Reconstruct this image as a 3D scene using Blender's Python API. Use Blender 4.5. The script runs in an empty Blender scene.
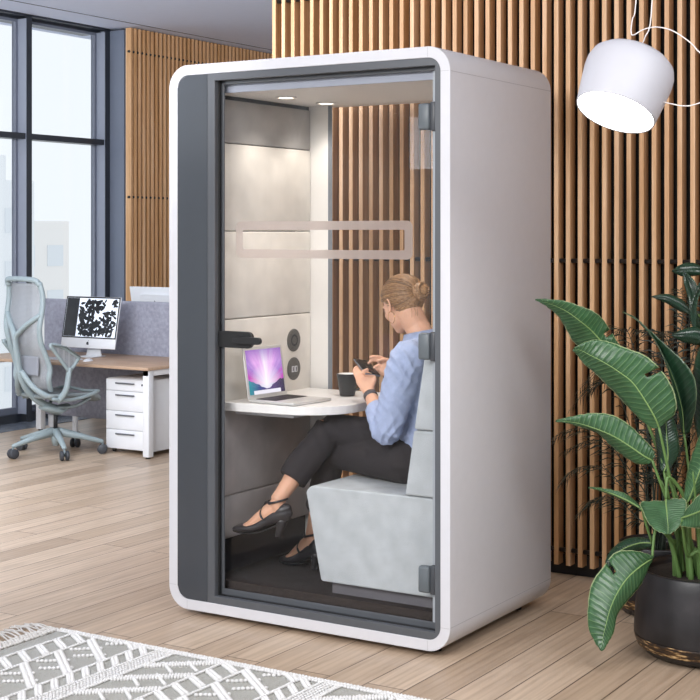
import bpy, bmesh, math, random
from mathutils import Vector, Matrix, noise
PI = math.pi
random.seed(7)
C = bpy.context.scene.collection
SC = bpy.context.scene
R = math.radians

# ---------------------------------------------------------------- camera, world, lights, exposure
cam_d = bpy.data.cameras.new('camera'); cam = bpy.data.objects.new('camera', cam_d); C.objects.link(cam)
cam.location = (2.418, -4.584, 1.54); cam.rotation_euler = (R(90), 0, R(31.8))
cam_d.sensor_width = 36; cam_d.lens = 73.8; cam_d.shift_y = -0.1657; cam_d.clip_end = 300
SC.camera = cam
SC.view_settings.view_transform = 'Standard'; SC.view_settings.look = 'None'
SC.view_settings.gamma = 1.0; SC.view_settings.exposure = 0.42; SC.view_settings.use_curve_mapping = False
w = bpy.data.worlds.new('sky'); SC.world = w; w.use_nodes = True
bg = w.node_tree.nodes['Background']; bg.inputs[0].default_value = (0.86, 0.91, 0.95, 1); bg.inputs[1].default_value = 0.84

def area(name, loc, target, sx, sy, power, col=(1, 1, 1), spread=130):
    d = bpy.data.lights.new(name, 'AREA'); d.shape = 'RECTANGLE'; d.size = sx; d.size_y = sy; d.energy = power; d.color = col
    o = bpy.data.objects.new(name, d); C.objects.link(o); o.location = loc
    o.rotation_euler = (Vector(target) - Vector(loc)).to_track_quat('-Z', 'Y').to_euler()
    d.spread = R(spread)
    return o
area('fill_light_front', (-0.4, -4.6, 3.25), (-0.6, 0.2, 1.2), 3.2, 1.6, 140, (1.0, 0.985, 0.97))  # added fill without a fixture, brightens the booth front and slats
area('fill_light_near_window', (-4.2, 0.2, 3.25), (-4.3, 1.0, 0.0), 2.0, 2.0, 55, (0.92, 0.95, 1.0), 95)  # added fill over the desk corner, no lamp hangs there
area('fill_light_by_plants', (2.6, -1.2, 3.25), (0.6, 0.9, 1.0), 2.4, 2.0, 42, (0.97, 0.98, 1.0))  # added fill for the booth's right side, no fixture modelled

area('fill_light_up', (-2.6, -1.6, 2.4), (-3.6, 1.6, 3.335), 2.4, 1.0, 80, (0.90, 0.94, 1.0), 110)  # unseen upward fill added to brighten the ceiling

# ---------------------------------------------------------------- helpers
def col(h):
    if isinstance(h, str):
        h = tuple(int(h[i:i+2], 16) / 255 for i in (0, 2, 4))
    return tuple((c / 12.92 if c <= 0.04045 else ((c + 0.055) / 1.055) ** 2.4) for c in h) + (1,)

class NT:
    def __init__(s, name):
        s.m = bpy.data.materials.new(name); s.m.use_nodes = True; s.t = s.m.node_tree; s.n = s.t.nodes; s.l = s.t.links
        s.b = s.n['Principled BSDF']; s.out = s.n['Material Output']
    def add(s, typ, **k):
        n = s.n.new(typ)
        for a, v in k.items():
            if a.startswith('i_'):
                key = a[2:]; key = int(key) if key.isdigit() else key.replace('_', ' ')
                n.inputs[key].default_value = v
            else: setattr(n, a, v)
        return n
    def link(s, a, b): s.l.new(a, b)
    def coords(s, scale=(1, 1, 1), rot=(0, 0, 0)):
        tc = s.add('ShaderNodeTexCoord'); mp = s.add('ShaderNodeMapping')
        mp.inputs['Scale'].default_value = scale; mp.inputs['Rotation'].default_value = rot
        s.link(tc.outputs['Object'], mp.inputs['Vector']); return mp.outputs[0]
    def ramp(s, fac, stops):
        r = s.add('ShaderNodeValToRGB'); e = r.color_ramp.elements
        while len(e) < len(stops): e.new(0.5)
        for el, (p, c) in zip(e, stops): el.position = p; el.color = c
        s.link(fac, r.inputs[0]); return r.outputs[0]
    def bump(s, h, strength=0.2, dist=0.01):
        b = s.add('ShaderNodeBump'); b.inputs['Strength'].default_value = strength; b.inputs['Distance'].default_value = dist
        s.link(h, b.inputs['Height']); s.link(b.outputs[0], s.b.inputs['Normal'])

def mat(name, c, rough=0.5, metal=0.0, spec=0.5, noise_amt=0.0, nscale=20, bump=0.0, bscale=200, stretch=(1, 1, 1), **kw):
    t = NT(name); b = t.b
    b.inputs['Base Color'].default_value = col(c); b.inputs['Roughness'].default_value = rough
    b.inputs['Metallic'].default_value = metal; b.inputs['Specular IOR Level'].default_value = spec
    v = t.coords(stretch)
    n = t.add('ShaderNodeTexNoise', i_Scale=nscale, i_Detail=4.0); t.link(v, n.inputs['Vector'])
    cc = col(c); a = max(noise_amt, 0.012)
    lo = tuple(max(0, x * (1 - a)) for x in cc[:3]) + (1,); hi = tuple(min(1, x * (1 + a)) for x in cc[:3]) + (1,)
    t.link(t.ramp(n.outputs['Fac'], [(0.3, lo), (0.7, hi)]), b.inputs['Base Color'])
    if bump:
        n2 = t.add('ShaderNodeTexNoise', i_Scale=bscale, i_Detail=3.0); t.link(v, n2.inputs['Vector'])
        t.bump(n2.outputs['Fac'], bump, 0.004)
    for k, x in kw.items(): b.inputs[k.replace('_', ' ')].default_value = x
    return t.m

def emit_mat(name, c, s):
    t = NT(name); t.b.inputs['Base Color'].default_value = col(c)
    t.b.inputs['Emission Color'].default_value = col(c); t.b.inputs['Emission Strength'].default_value = s
    return t.m

def glass_mat(name, tint=(1, 1, 1, 1), ior=1.28, rough=0.0, extra=0.0):
    t = NT(name); t.n.remove(t.b)
    tr = t.add('ShaderNodeBsdfTransparent'); tr.inputs[0].default_value = tint
    gl = t.add('ShaderNodeBsdfGlossy'); gl.inputs['Roughness'].default_value = rough
    ge = t.add('ShaderNodeNewGeometry'); ir = t.add('ShaderNodeMapRange'); ir.inputs['To Min'].default_value = ior; ir.inputs['To Max'].default_value = 1/ior
    t.link(ge.outputs['Backfacing'], ir.inputs[0])
    fr = t.add('ShaderNodeFresnel'); t.link(ir.outputs[0], fr.inputs['IOR']); mx = t.add('ShaderNodeMixShader')
    ad = t.add('ShaderNodeMath', operation='ADD'); ad.inputs[1].default_value = extra
    t.link(fr.outputs[0], ad.inputs[0]); t.link(ad.outputs[0], mx.inputs[0]); t.link(tr.outputs[0], mx.inputs[1]); t.link(gl.outputs[0], mx.inputs[2])
    t.link(mx.outputs[0], t.out.inputs[0]); return t.m

class MB:
    """collects shapes into one mesh"""
    def __init__(s): s.v = []; s.f = []; s.sm = []; s.mi = []; s.uv = None
    def _add(s, vs, fs, smooth=False, mi=0):
        o = len(s.v); s.v += [tuple(p) for p in vs]; s.f += [tuple(i + o for i in f) for f in fs]
        s.sm += [smooth] * len(fs); s.mi += [mi] * len(fs); return s
    def box(s, x0, x1, y0, y1, z0, z1, M=None, mi=0):
        if x0 > x1: x0, x1 = x1, x0
        if y0 > y1: y0, y1 = y1, y0
        if z0 > z1: z0, z1 = z1, z0
        vs = [Vector((x, y, z)) for z in (z0, z1) for y in (y0, y1) for x in (x0, x1)]
        if M: vs = [M @ p for p in vs]
        return s._add(vs, [(0, 2, 3, 1), (4, 5, 7, 6), (0, 1, 5, 4), (2, 6, 7, 3), (0, 4, 6, 2), (1, 3, 7, 5)], mi=mi)
    def rbox(s, x0, x1, y0, y1, z0, z1, b=0.005, M=None, seg=2, smooth=True):
        bm = bmesh.new(); bmesh.ops.create_cube(bm, size=1)
        for v in bm.verts: v.co = Vector(((x0+x1)/2 + v.co.x*(x1-x0), (y0+y1)/2 + v.co.y*(y1-y0), (z0+z1)/2 + v.co.z*(z1-z0)))
        b = min(b, abs(x1-x0)*.49, abs(y1-y0)*.49, abs(z1-z0)*.49)
        bmesh.ops.bevel(bm, geom=bm.edges[:], offset=b, segments=seg, affect='EDGES', profile=0.5)
        return s.bm(bm, M, smooth)
    def bm(s, bm, M=None, smooth=True, mi=0):
        bm.verts.index_update()
        vs = [(M @ v.co if M else v.co.copy()) for v in bm.verts]; fs = [[v.index for v in f.verts] for f in bm.faces]
        bm.free(); return s._add(vs, fs, smooth, mi)
    def prism(s, pts, d0, d1, axis='y', M=None, smooth=False, mi=0):
        """2D outline extruded along an axis; pts are the other two coordinates in order"""
        def mk(p, d):
            if axis == 'y': v = Vector((p[0], d, p[1]))
            elif axis == 'x': v = Vector((d, p[0], p[1]))
            else: v = Vector((p[0], p[1], d))
            return M @ v if M else v
        n = len(pts); vs = [mk(p, d0) for p in pts] + [mk(p, d1) for p in pts]
        fs = [tuple(range(n)), tuple(range(2*n-1, n-1, -1))]
        s._add(vs, fs, False, mi)
        vs2 = [mk(p, d0) for p in pts] + [mk(p, d1) for p in pts]
        return s._add(vs2, [(i, i+n, (i+1) % n+n, (i+1) % n) for i in range(n)], smooth, mi)
    def tube(s, pts, rad, n=10, cap=True, closed=False, up=None, M=None, mi=0, round_cap=False):
        """rad: number or list of numbers or (ra, rb) pairs, ra along side axis, rb along up axis"""
        pts = [Vector(p) for p in pts]; N = len(pts)
        if not isinstance(rad, list): rad = [rad] * N
        rad = [(r, r) if not isinstance(r, tuple) else r for r in rad]
        if round_cap:
            a = pts[0] - (pts[1]-pts[0]).normalized()*rad[0][1]*0.6; b = pts[-1] + (pts[-1]-pts[-2]).normalized()*rad[-1][1]*0.6
            pts = [a] + pts + [b]; rad = [(rad[0][0]*.45, rad[0][1]*.45)] + rad + [(rad[-1][0]*.45, rad[-1][1]*.45)]; N += 2
        tang = []
        for i in range(N):
            if closed: t = pts[(i+1) % N] - pts[i-1]
            else: t = pts[min(i+1, N-1)] - pts[max(i-1, 0)]
            tang.append(t.normalized())
        u = Vector(up) if up else (Vector((0, 0, 1)) if abs(tang[0].z) < 0.9 else Vector((0, 1, 0)))
        vs = []
        for i in range(N):
            t = tang[i]
            if up: u0 = Vector(up)
            else: u0 = u
            u1 = (u0 - t * u0.dot(t))
            if u1.length < 1e-4: u1 = t.orthogonal()
            u1.normalize(); sd = t.cross(u1).normalized()
            if not up: u = u1
            ra, rb = rad[i]
            for k in range(n):
                a = 2*PI*k/n; p = pts[i] + sd*math.cos(a)*ra + u1*math.sin(a)*rb
                vs.append(M @ p if M else p)
        fs = []
        for i in range(N if closed else N-1):
            j = (i+1) % N
            for k in range(n): fs.append((i*n+k, i*n+(k+1) % n, j*n+(k+1) % n, j*n+k))
        if cap and not closed:
            fs.append(tuple(range(n-1, -1, -1))); fs.append(tuple(range((N-1)*n, N*n)))
        return s._add(vs, fs, True, mi)
    def lathe(s, prof, c=(0, 0, 0), n=32, M=None, mi=0):
        vs = []; m = len(prof)
        for k in range(n):
            a = 2*PI*k/n
            for r, z in prof:
                p = Vector((c[0]+r*math.cos(a), c[1]+r*math.sin(a), c[2]+z)); vs.append(M @ p if M else p)
        fs = [(k*m+i, ((k+1) % n)*m+i, ((k+1) % n)*m+i+1, k*m+i+1) for k in range(n) for i in range(m-1)]
        return s._add(vs, fs, True, mi)
    def ball(s, c, r, seg=12, rings=8, M=None, mi=0, sq=(1, 1, 1)):
        bm = bmesh.new(); bmesh.ops.create_uvsphere(bm, u_segments=seg, v_segments=rings, radius=1)
        rr = r if isinstance(r, tuple) else (r, r, r)
        for v in bm.verts:
            p = Vector((v.co.x*rr[0], v.co.y*rr[1], v.co.z*rr[2]))
            if M: p = M @ p
            v.co = p + Vector(c)
        return s.bm(bm, None, True, mi)
    def obj(s, name, m, parent=None, weld=True, bevel=0, sub=0, autosmooth=None):
        me = bpy.data.meshes.new(name)
        org = parent_world(parent) if parent else Vector((0, 0, 0))
        me.from_pydata([(p[0]-org.x, p[1]-org.y, p[2]-org.z) for p in s.v], [], s.f)
        me.polygons.foreach_set('use_smooth', s.sm); me.polygons.foreach_set('material_index', s.mi)
        for x in (m if isinstance(m, (list, tuple)) else [m]): me.materials.append(x)
        me.update()
        bm = bmesh.new(); bm.from_mesh(me)
        if weld: bmesh.ops.remove_doubles(bm, verts=bm.verts, dist=1e-5)
        bmesh.ops.recalc_face_normals(bm, faces=bm.faces); bm.to_mesh(me); bm.free()
        o = bpy.data.objects.new(name, me); C.objects.link(o)
        if parent: o.parent = parent
        if bevel:
            b = o.modifiers.new('bevel', 'BEVEL'); b.width = bevel; b.segments = 2; b.limit_method = 'ANGLE'; b.angle_limit = R(40)
        if sub:
            b = o.modifiers.new('sub', 'SUBSURF'); b.levels = sub; b.render_levels = sub
        return o

def parent_world(p):
    v = Vector((0, 0, 0))
    while p is not None: v += p.location; p = p.parent
    return v
def thing(name, label, cat, loc=(0, 0, 0), group=None):
    o = bpy.data.objects.new(name, None); C.objects.link(o); o.location = loc; o.empty_display_size = 0.05
    return tag(o, label, cat, group)
def tag(o, label, cat, group=None):
    o['label'] = label; o['category'] = cat
    if group: o['group'] = group
    return o
def struct(o): o['kind'] = 'structure'; return o
def smooth_path(pts, k=6):
    """Catmull-Rom through points (tuples of any length)"""
    out = []; n = len(pts)
    for i in range(n-1):
        p0 = pts[max(i-1, 0)]; p1 = pts[i]; p2 = pts[i+1]; p3 = pts[min(i+2, n-1)]
        for j in range(k):
            t = j/k
            out.append(tuple(0.5*((2*b) + (-a+c)*t + (2*a-5*b+4*c-d)*t*t + (-a+3*b-3*c+d)*t**3) for a, b, c, d in zip(p0, p1, p2, p3)))
    out.append(tuple(pts[-1])); return out
def rrect(x0, x1, z0, z1, r, seg=8):
    pts = []
    for cx, cz, a0 in ((x1-r, z1-r, 0), (x0+r, z1-r, 90), (x0+r, z0+r, 180), (x1-r, z0+r, 270)):
        for k in range(seg+1):
            a = R(a0 + 90*k/seg); pts.append((cx+r*math.cos(a), cz+r*math.sin(a)))
    return pts
def ring(mb, outer, inner, y0, y1, mi=0, axis='y'):
    """frame between two outlines with the same number of points"""
    n = len(outer)
    def mk(p, d): return (p[0], d, p[1]) if axis == 'y' else ((d, p[0], p[1]) if axis == 'x' else (p[0], p[1], d))
    vs = [mk(p, y0) for p in outer] + [mk(p, y0) for p in inner] + [mk(p, y1) for p in outer] + [mk(p, y1) for p in inner]
    for a, b, sm in ((0, n, False), (3*n, 2*n, False), (2*n, 0, True), (n, 3*n, True)):
        sub = [vs[a+i] for i in range(n)] + [vs[b+i] for i in range(n)]
        mb._add(sub, [(i, i+n, (i+1) % n+n, (i+1) % n) for i in range(n)], sm, mi)
    return mb

# ---------------------------------------------------------------- materials
M = {}
M['white'] = mat('white_lacquer', 'd0d0d5', 0.42, spec=0.4)
M['white_side'] = M['white']
M['graphite'] = mat('graphite_panel', '44474d', 0.38)
M['graphite2'] = mat('graphite_frame', '52555a', 0.4)
M['black'] = mat('black_seal', '17181a', 0.5)
M['ceil'] = mat('ceiling_paint', 'dde4f8', 0.8, bump=0.05)
M['alu'] = mat('anthracite_mullion', '454a56', 0.4, metal=0.0)
M['alu_dark'] = mat('dark_mullion_cap', '262a33', 0.35)
M['glass'] = glass_mat('clear_glass', (0.99, 0.992, 0.994, 1))
M['winglass'] = glass_mat('window_glass', (0.985, 0.99, 1, 1))
M['felt'] = mat('grey_felt', 'e4dfd8', 0.95, noise_amt=0.08, nscale=9, bump=0.35, bscale=350)
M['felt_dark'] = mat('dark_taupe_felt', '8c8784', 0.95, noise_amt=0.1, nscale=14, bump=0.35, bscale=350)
M['seatfab'] = mat('light_grey_upholstery', 'b6bbbe', 0.95, noise_amt=0.1, nscale=12, bump=0.35, bscale=320)
M['divider'] = mat('blue_grey_felt', '9a9ba8', 0.95, noise_amt=0.16, nscale=40, bump=0.4, bscale=300)
M['carpet'] = mat('charcoal_carpet', '38312f', 1.0, noise_amt=0.35, nscale=120, bump=0.9, bscale=300)
M['inwhite'] = mat('cabin_white', 'e9e6e2', 0.55)
M['plinth'] = mat('plinth_black', '26272c', 0.6)
M['chrome'] = mat('brushed_steel', 'a9abb0', 0.3, metal=1.0)

def wood_slat():
    t = NT('oak_slat')
    v = t.coords((40, 40, 1.3)); n = t.add('ShaderNodeTexNoise', i_Scale=1.6, i_Detail=6.0, i_Roughness=0.65); t.link(v, n.inputs['Vector'])
    v2 = t.coords((17.5, 17.5, 0.45)); n2 = t.add('ShaderNodeTexNoise', i_Scale=1.0, i_Detail=1.0); t.link(v2, n2.inputs['Vector'])
    mx = t.add('ShaderNodeMath', operation='ADD'); t.link(n.outputs['Fac'], mx.inputs[0]); t.link(n2.outputs['Fac'], mx.inputs[1])
    mu = t.add('ShaderNodeMath', operation='MULTIPLY'); mu.inputs[1].default_value = 0.5; t.link(mx.outputs[0], mu.inputs[0])
    t.link(t.ramp(mu.outputs[0], [(0.32, col('b48655')), (0.5, col('d0a275')), (0.68, col('e8c39c'))]), t.b.inputs['Base Color'])
    t.b.inputs['Roughness'].default_value = 0.42
    t.bump(n.outputs['Fac'], 0.08, 0.002); return t.m
M['slat'] = wood_slat()

def floor_mat():
    t = NT('oak_planks')
    tc = t.add('ShaderNodeTexCoord'); sx = t.add('ShaderNodeSeparateXYZ'); t.link(tc.outputs['Object'], sx.inputs[0])
    cx = t.add('ShaderNodeCombineXYZ'); t.link(sx.outputs['Y'], cx.inputs['X']); t.link(sx.outputs['X'], cx.inputs['Y'])
    mp = t.add('ShaderNodeMapping'); mp.inputs['Location'].default_value = (0.37, -0.025 + 7.5, 0); t.link(cx.outputs[0], mp.inputs['Vector'])
    br = t.add('ShaderNodeTexBrick'); br.offset = 0.37; br.offset_frequency = 2; br.squash = 1.0
    br.inputs['Scale'].default_value = 1.0; br.inputs['Mortar Size'].default_value = 0.0022; br.inputs['Mortar Smooth'].default_value = 0.2
    br.inputs['Brick Width'].default_value = 1.9; br.inputs['Row Height'].default_value = 0.15; br.inputs['Bias'].default_value = 0.0
    br.inputs['Color1'].default_value = (0, 0, 0, 1); br.inputs['Color2'].default_value = (1, 1, 1, 1); br.inputs['Mortar'].default_value = (0.5, 0.5, 0.5, 1)
    t.link(mp.outputs[0], br.inputs['Vector'])
    # grain along the plank, shifted per plank
    sc = t.add('ShaderNodeVectorMath', operation='MULTIPLY'); sc.inputs[1].default_value = (1.2, 17, 1); t.link(cx.outputs[0], sc.inputs[0])
    of = t.add('ShaderNodeVectorMath', operation='MULTIPLY'); of.inputs[1].default_value = (13, 7, 29); t.link(br.outputs['Color'], of.inputs[0])
    ad = t.add('ShaderNodeVectorMath', operation='ADD'); t.link(sc.outputs[0], ad.inputs[0]); t.link(of.outputs[0], ad.inputs[1])
    n = t.add('ShaderNodeTexNoise', i_Scale=1.5, i_Detail=7.0, i_Roughness=0.62, i_Distortion=0.8); t.link(ad.outputs[0], n.inputs['Vector'])
    wv = t.add('ShaderNodeTexWave'); wv.wave_type = 'BANDS'; wv.bands_direction = 'Y'
    wv.inputs['Scale'].default_value = 0.55; wv.inputs['Distortion'].default_value = 7.0; wv.inputs['Detail'].default_value = 2.0; wv.inputs['Detail Scale'].default_value = 0.8
    t.link(ad.outputs[0], wv.inputs['Vector'])
    base = t.ramp(br.outputs['Color'], [(0.0, col('a8927c')), (0.3, col('b8a28b')), (0.6, col('bfa993')), (1.0, col('ccb7a0'))])
    g = t.ramp(n.outputs['Fac'], [(0.3, (0.72, 0.7, 0.68, 1)), (0.6, (1.06, 1.06, 1.06, 1))])
    g2 = t.ramp(wv.outputs['Fac'], [(0.0, (0.86, 0.84, 0.82, 1)), (0.5, (1, 1, 1, 1))])
    m1 = t.add('ShaderNodeMix', data_type='RGBA', blend_type='MULTIPLY'); m1.inputs['Factor'].default_value = 0.75
    t.link(base, m1.inputs[6]); t.link(g, m1.inputs[7])
    m2 = t.add('ShaderNodeMix', data_type='RGBA', blend_type='MULTIPLY'); m2.inputs['Factor'].default_value = 0.7
    t.link(m1.outputs[2], m2.inputs[6]); t.link(g2, m2.inputs[7])
    m3 = t.add('ShaderNodeMix', data_type='RGBA', blend_type='MIX'); t.link(br.outputs['Fac'], m3.inputs['Factor'])
    t.link(m2.outputs[2], m3.inputs[6]); m3.inputs[7].default_value = col('3a2c22')
    t.link(m3.outputs[2], t.b.inputs['Base Color'])
    t.b.inputs['Roughness'].default_value = 0.36; t.b.inputs['Specular IOR Level'].default_value = 0.45
    t.bump(n.outputs['Fac'], 0.05, 0.002); return t.m
M['floor'] = floor_mat()

# ---------------------------------------------------------------- room shell
XW = -6.12            # window plane
CZ = 3.335             # ceiling height
struct(MB().box(-6.6, 5.0, -7.0, 9.0, -0.08, 0).obj('floor', M['floor']))
cl = struct(MB().box(-6.6, 5.0, -7.0, 9.0, CZ, CZ+0.1).obj('ceiling', M['ceil']))
# bulkhead joint running along the window side
MB().box(-5.6, -5.594, -7, 9, CZ-0.004, CZ+0.001).obj('ceiling_joint', M['alu'], cl)
# stone strip on the floor along the windows
struct(MB().box(-6.3, -5.735, -7, 9, 0.0, 0.006).obj('trim_1', mat('grey_stone_strip', '6d7480', 0.25))) 
# slatted back wall
YB = 1.40
wb = struct(MB().box(-1.752, 5.0, YB+0.075, YB+0.16, 0, CZ).obj('wall_back', mat('wall_black', '0e0d0d', 0.9)))
sl = MB(); sides = []
x = -0.209 + 0.0575*90; 
xs = [-0.2095 - 0.0573*k for k in range(0, 28)] + [-0.2095 + 0.0573*k for k in range(1, 90)]
for x in sorted(xs):
    if x < -1.76: continue
    sl.box(x, x+0.0205, YB, YB+0.058, 0.052, CZ-0.01)
sl.obj('slats', M['slat'], wb)
for z in (0.118, 1.42, 2.72):
    MB().tube([(-1.74, YB+0.019, z), (4.9, YB+0.019, z)], 0.0105, 10).obj('rod', mat('rod_black', '1a1a1c', 0.35), wb)
MB().box(-1.752, 5.0, YB+0.055, YB+0.075, 0, 0.09).obj('skirting', M['black'], wb)
# slatted wall beside the windows (runs away from the camera)
wl = struct(MB().box(-6.3, -5.80, 5.2, 9.0, 0, CZ-0.001).obj('wall_left', mat('wall_black_left', '151210', 0.9)))
sl = MB(); k = 0; y = 4.964
while y < 9.0:
    sl.box(-5.79, -5.73, y, y+0.021, 0.05, CZ-0.01); y += 0.0573
sl.obj('slats', M['slat'], wl)
for z in (0.60, 1.86, 3.12):
    MB().tube([(-5.748, 4.95, z), (-5.748, 8.9, z)], 0.011, 10).obj('rod', M['black'], wl)
struct(MB().box(3.9, 4.0, -7.0, 1.4, 0, CZ).obj('wall_right_blocker', mat('right_blocker_paint', 'd5d6dc', 0.85)))  # unseen wall added to block sky light from the right
struct(MB().box(-6.6, -1.0, 9.0, 9.1, 0, CZ).obj('wall_far', mat('far_wall_paint', 'c9c9cf', 0.8)))
# window wall
wn = struct(MB().box(-6.30, -6.05, -7, 4.98, 0, 0.07).box(-6.3, -6.09, -7, 4.98, 3.295, CZ).box(-6.09, -5.985, -7, 4.98, 3.318, CZ).obj('window_frame_rails', M['alu_dark']))
wn.name = 'trim_2'
ys = [3.971 + 0.953*k for k in range(-11, 2)]
for i, y in enumerate(ys):
    m = struct(MB().box(-6.09, -5.99, y, y+0.055, 0.07, 3.30).box(-5.991, -5.985, y-0.001, y+0.057, 0.0, 3.325, mi=1).obj('mullion', [mat('mullion_side', '8c92a1', 0.45) if i == 0 else bpy.data.materials['mullion_side'], M['alu_dark']]))
    m.name = 'trim_%d' % (i+4)
m = struct(MB().box(-6.16, -5.826, 4.985, 5.01, 0, CZ-.02).box(-6.16, -5.80, 5.01, 5.2, 0, CZ-.02, mi=1).obj('corner_post', [mat('corner_grey', '6f7787', 0.4), M['black']])); m.name = 'trim_3'
ys2 = ys
for i in range(len(ys2)-1):
    y0, y1 = ys2[i]+0.057, ys2[i+1]
    wi = struct(MB().box(-6.128, -6.120, y0-.05, y1, 0.07, 3.32).obj('window_%d' % (i+1), M['winglass']))
    fr = MB(); ring(fr, rrect(y0-0.05, y1, 0.07, 3.30, 0.004, 1), rrect(y0-0.01, y1-0.02, 0.12, 3.28, 0.004, 1), -6.135, -6.088, axis='x')
    fr.obj('window_frame', mat('window_frame_grey', '6d7382', 0.4) if i == 0 else bpy.data.materials['window_frame_grey'], wi)
    MB().box(-6.13, -6.0, y0-.01, y1, 2.315, 2.363).obj('transom', M['alu_dark'], wi)

# outside: town, haze and overexposure painted in as near white colours
gm = mat('outside_ground', 'f4f5f6', 0.9)
struct(MB().box(-160, -8, -80, 160, -12.2, -12).obj('ground', gm))
bmats = [mat('hazed_render', 'eef0f1', 0.95), mat('hazed_render_warm', 'f2efeb', 0.95), mat('hazed_glass', 'e4e8eb', 0.9)]
def building(x, y, wx, wy, z1, label, m, nz, ny, step=0):
    t = thing('building', label, 'building', (x, y, -12))
    b = MB().box(x-wx/2, x+wx/2, y-wy/2, y+wy/2, -12, z1)
    if step: b.box(x-wx/2, x+wx/2, y-wy/2+wy*.2, y+wy*.25, z1, z1+step)
    b.obj('facade', m, t)
    for i in range(nz):
        for j in range(ny):
            zz = z1 - 1.6 - i*3.0; yy = y - wy/2 + wy*(j+0.5)/ny
            MB().box(x+wx/2, x+wx/2+0.05, yy-wy/ny*.28, yy+wy/ny*.28, zz-1.4, zz).obj('window', bmats[2], t)
building(-62, 52, 10, 9, 4.6, 'pale hazy apartment block with stepped roof outside the window', bmats[0], 4, 3, 1.4)
building(-74, 41, 10, 7, 3.0, 'pale hazy lower block left of the stepped apartment building outside', bmats[1], 3, 3)
building(-70, 64, 10, 8, 2.4, 'pale hazy warm block right of the stepped apartment building outside', bmats[1], 3, 3)
# ---------------------------------------------------------------- the office cabin
W0, W1, ZB, ZT, D = -1.292, 0.0, 0.023, 2.223, 0.891
cb = thing('office_pod', 'white framed one person office phone booth with glass front standing on the wood floor', 'booth', (-0.646, 0.445, 0))
sh = MB(); ring(sh, rrect(W0, W1, ZB, ZT, 0.093, 10), rrect(W0+0.043, W1-0.040, ZB+0.041, ZT-0.041, 0.052, 10), 0.0, D)
shell = sh.obj('shell', M['white'], cb, bevel=0.002)
jm = mat('joint_grey', 'a9a9ae', 0.6)
js = [(0, 0.0005, 0.004, D-0.004, 2.1285, 2.1300), (0, 0.0005, 0.004, D-0.004, 0.1175, 0.119)]
js += [(x-0.0006, x+0.0006, -0.0004, 0.0, z0+0.002, z0+0.039) for x in (W0+0.093, W1-0.093) for z0 in (ZB, ZT-0.041)]
js += [(x0+0.002, x0+0.038, -0.0004, 0, z-0.0006, z+0.0006) for z in (ZB+0.093, ZT-0.093) for x0 in (W0, W1-0.040)]
for q in js: MB().box(*q).obj('panel_joint', jm, shell)
for x in (W0+0.12, W1-0.12):
    for y in (0.10, D-0.10): MB().lathe([(0, 0), (0.03, 0), (0.03, 0.024), (0, 0.024)], (x, y, 0), 20).obj('foot', M['black'], cb)
# front frame
OX0, OX1, OZ0, OZ1 = -1.063, -0.064, 0.093, 2.153
ff = MB(); ring(ff, rrect(W0+0.043, W1-0.040, ZB+0.041, ZT-0.041, 0.052, 10), rrect(OX0, OX1, OZ0, OZ1, 0.001, 10), 0.003, 0.028)
ff.obj('front_frame', M['graphite2'], cb, bevel=0.0015)
MB().prism([(-1.249, 0.115), (-1.235, 0.083), (-1.20, 0.066), (-1.099, 0.066), (-1.099, 2.18), (-1.20, 2.18), (-1.235, 2.163), (-1.249, 2.13)], 0.0012, 0.004).obj('side_panel', mat('graphite_satin', '3f4349', 0.22), cb)
MB().rbox(-1.2535, -1.249, -0.003, 0.004, 1.108, 1.150, 0.0015).obj('card_reader', M['white'], cb)
jb = MB(); ring(jb, rrect(OX0-0.02, OX1+0.02, OZ0-0.02, OZ1+0.02, 0.001, 10), rrect(OX0, OX1, OZ0, OZ1, 0.001, 10), 0.028, 0.052)
jb.obj('seal_groove', M['black'], cb)
# glass door: its frame, pane, band, hinges, handle
door = thing('door', None, None, (-0.08, 0.05, 0)); del door['label']; del door['category']; door.parent = cb; door.location = (-0.08+0.646, 0.05-0.445, 0)
dz0, dz1 = 0.116, 2.140
dr = MB(); ring(dr, rrect(OX0-0.02, OX1+0.02, OZ0-0.01, OZ1+0.01, 0.001, 4), rrect(-1.051, -0.078, dz0, dz1, 0.001, 4), 0.050, 0.058)
dr.obj('door_frame', M['graphite2'], door, bevel=0.002)
MB().box(-1.05, -0.08, 0.0585, 0.0635, dz0-0.005, dz1+0.005).obj('door_glass', M['glass'], door)
MB().box(-0.098, -0.084, 0.050, 0.057, dz0, dz1-0.003).obj('edge_seal', mat('pale_seal', 'a3a9b0', 0.3), door)
def frost():
    t = NT('frosted_film'); t.n.remove(t.b)
    rf = t.add('ShaderNodeBsdfRefraction'); rf.inputs['Roughness'].default_value = 0.35; rf.inputs['IOR'].default_value = 1.3; rf.inputs[0].default_value = (0.95, 0.9, 0.88, 1)
    tr = t.add('ShaderNodeBsdfTransparent'); df = t.add('ShaderNodeBsdfDiffuse'); df.inputs[0].default_value = col('cfc6c2')
    m1 = t.add('ShaderNodeMixShader'); m1.inputs[0].default_value = 0.30; t.link(rf.outputs[0], m1.inputs[1]); t.link(df.outputs[0], m1.inputs[2])
    m2 = t.add('ShaderNodeMixShader'); m2.inputs[0].default_value = 0.85; t.link(tr.outputs[0], m2.inputs[1]); t.link(m1.outputs[0], m2.inputs[2])
    t.link(m2.outputs[0], t.out.inputs[0]); return t.m
fb = MB(); ring(fb, rrect(-0.997, -0.187, 1.445, 1.590, 0.024, 6), rrect(-0.963, -0.221, 1.479, 1.556, 0.006, 6), 0.0565, 0.0580)
fb.obj('frosted_band', frost(), door)
for z in (1.922, 1.079, 0.225):
    h = MB().rbox(-0.146, -0.098, 0.022, 0.056, z, z+0.098, 0.008).obj('hinge', mat('hinge_grey', '5e656a', 0.4), door)
    MB().rbox(-0.099, -0.078, 0.030, 0.056, z-0.004, z+0.102, 0.003).obj('hinge_pin', M['graphite'], h)
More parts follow.
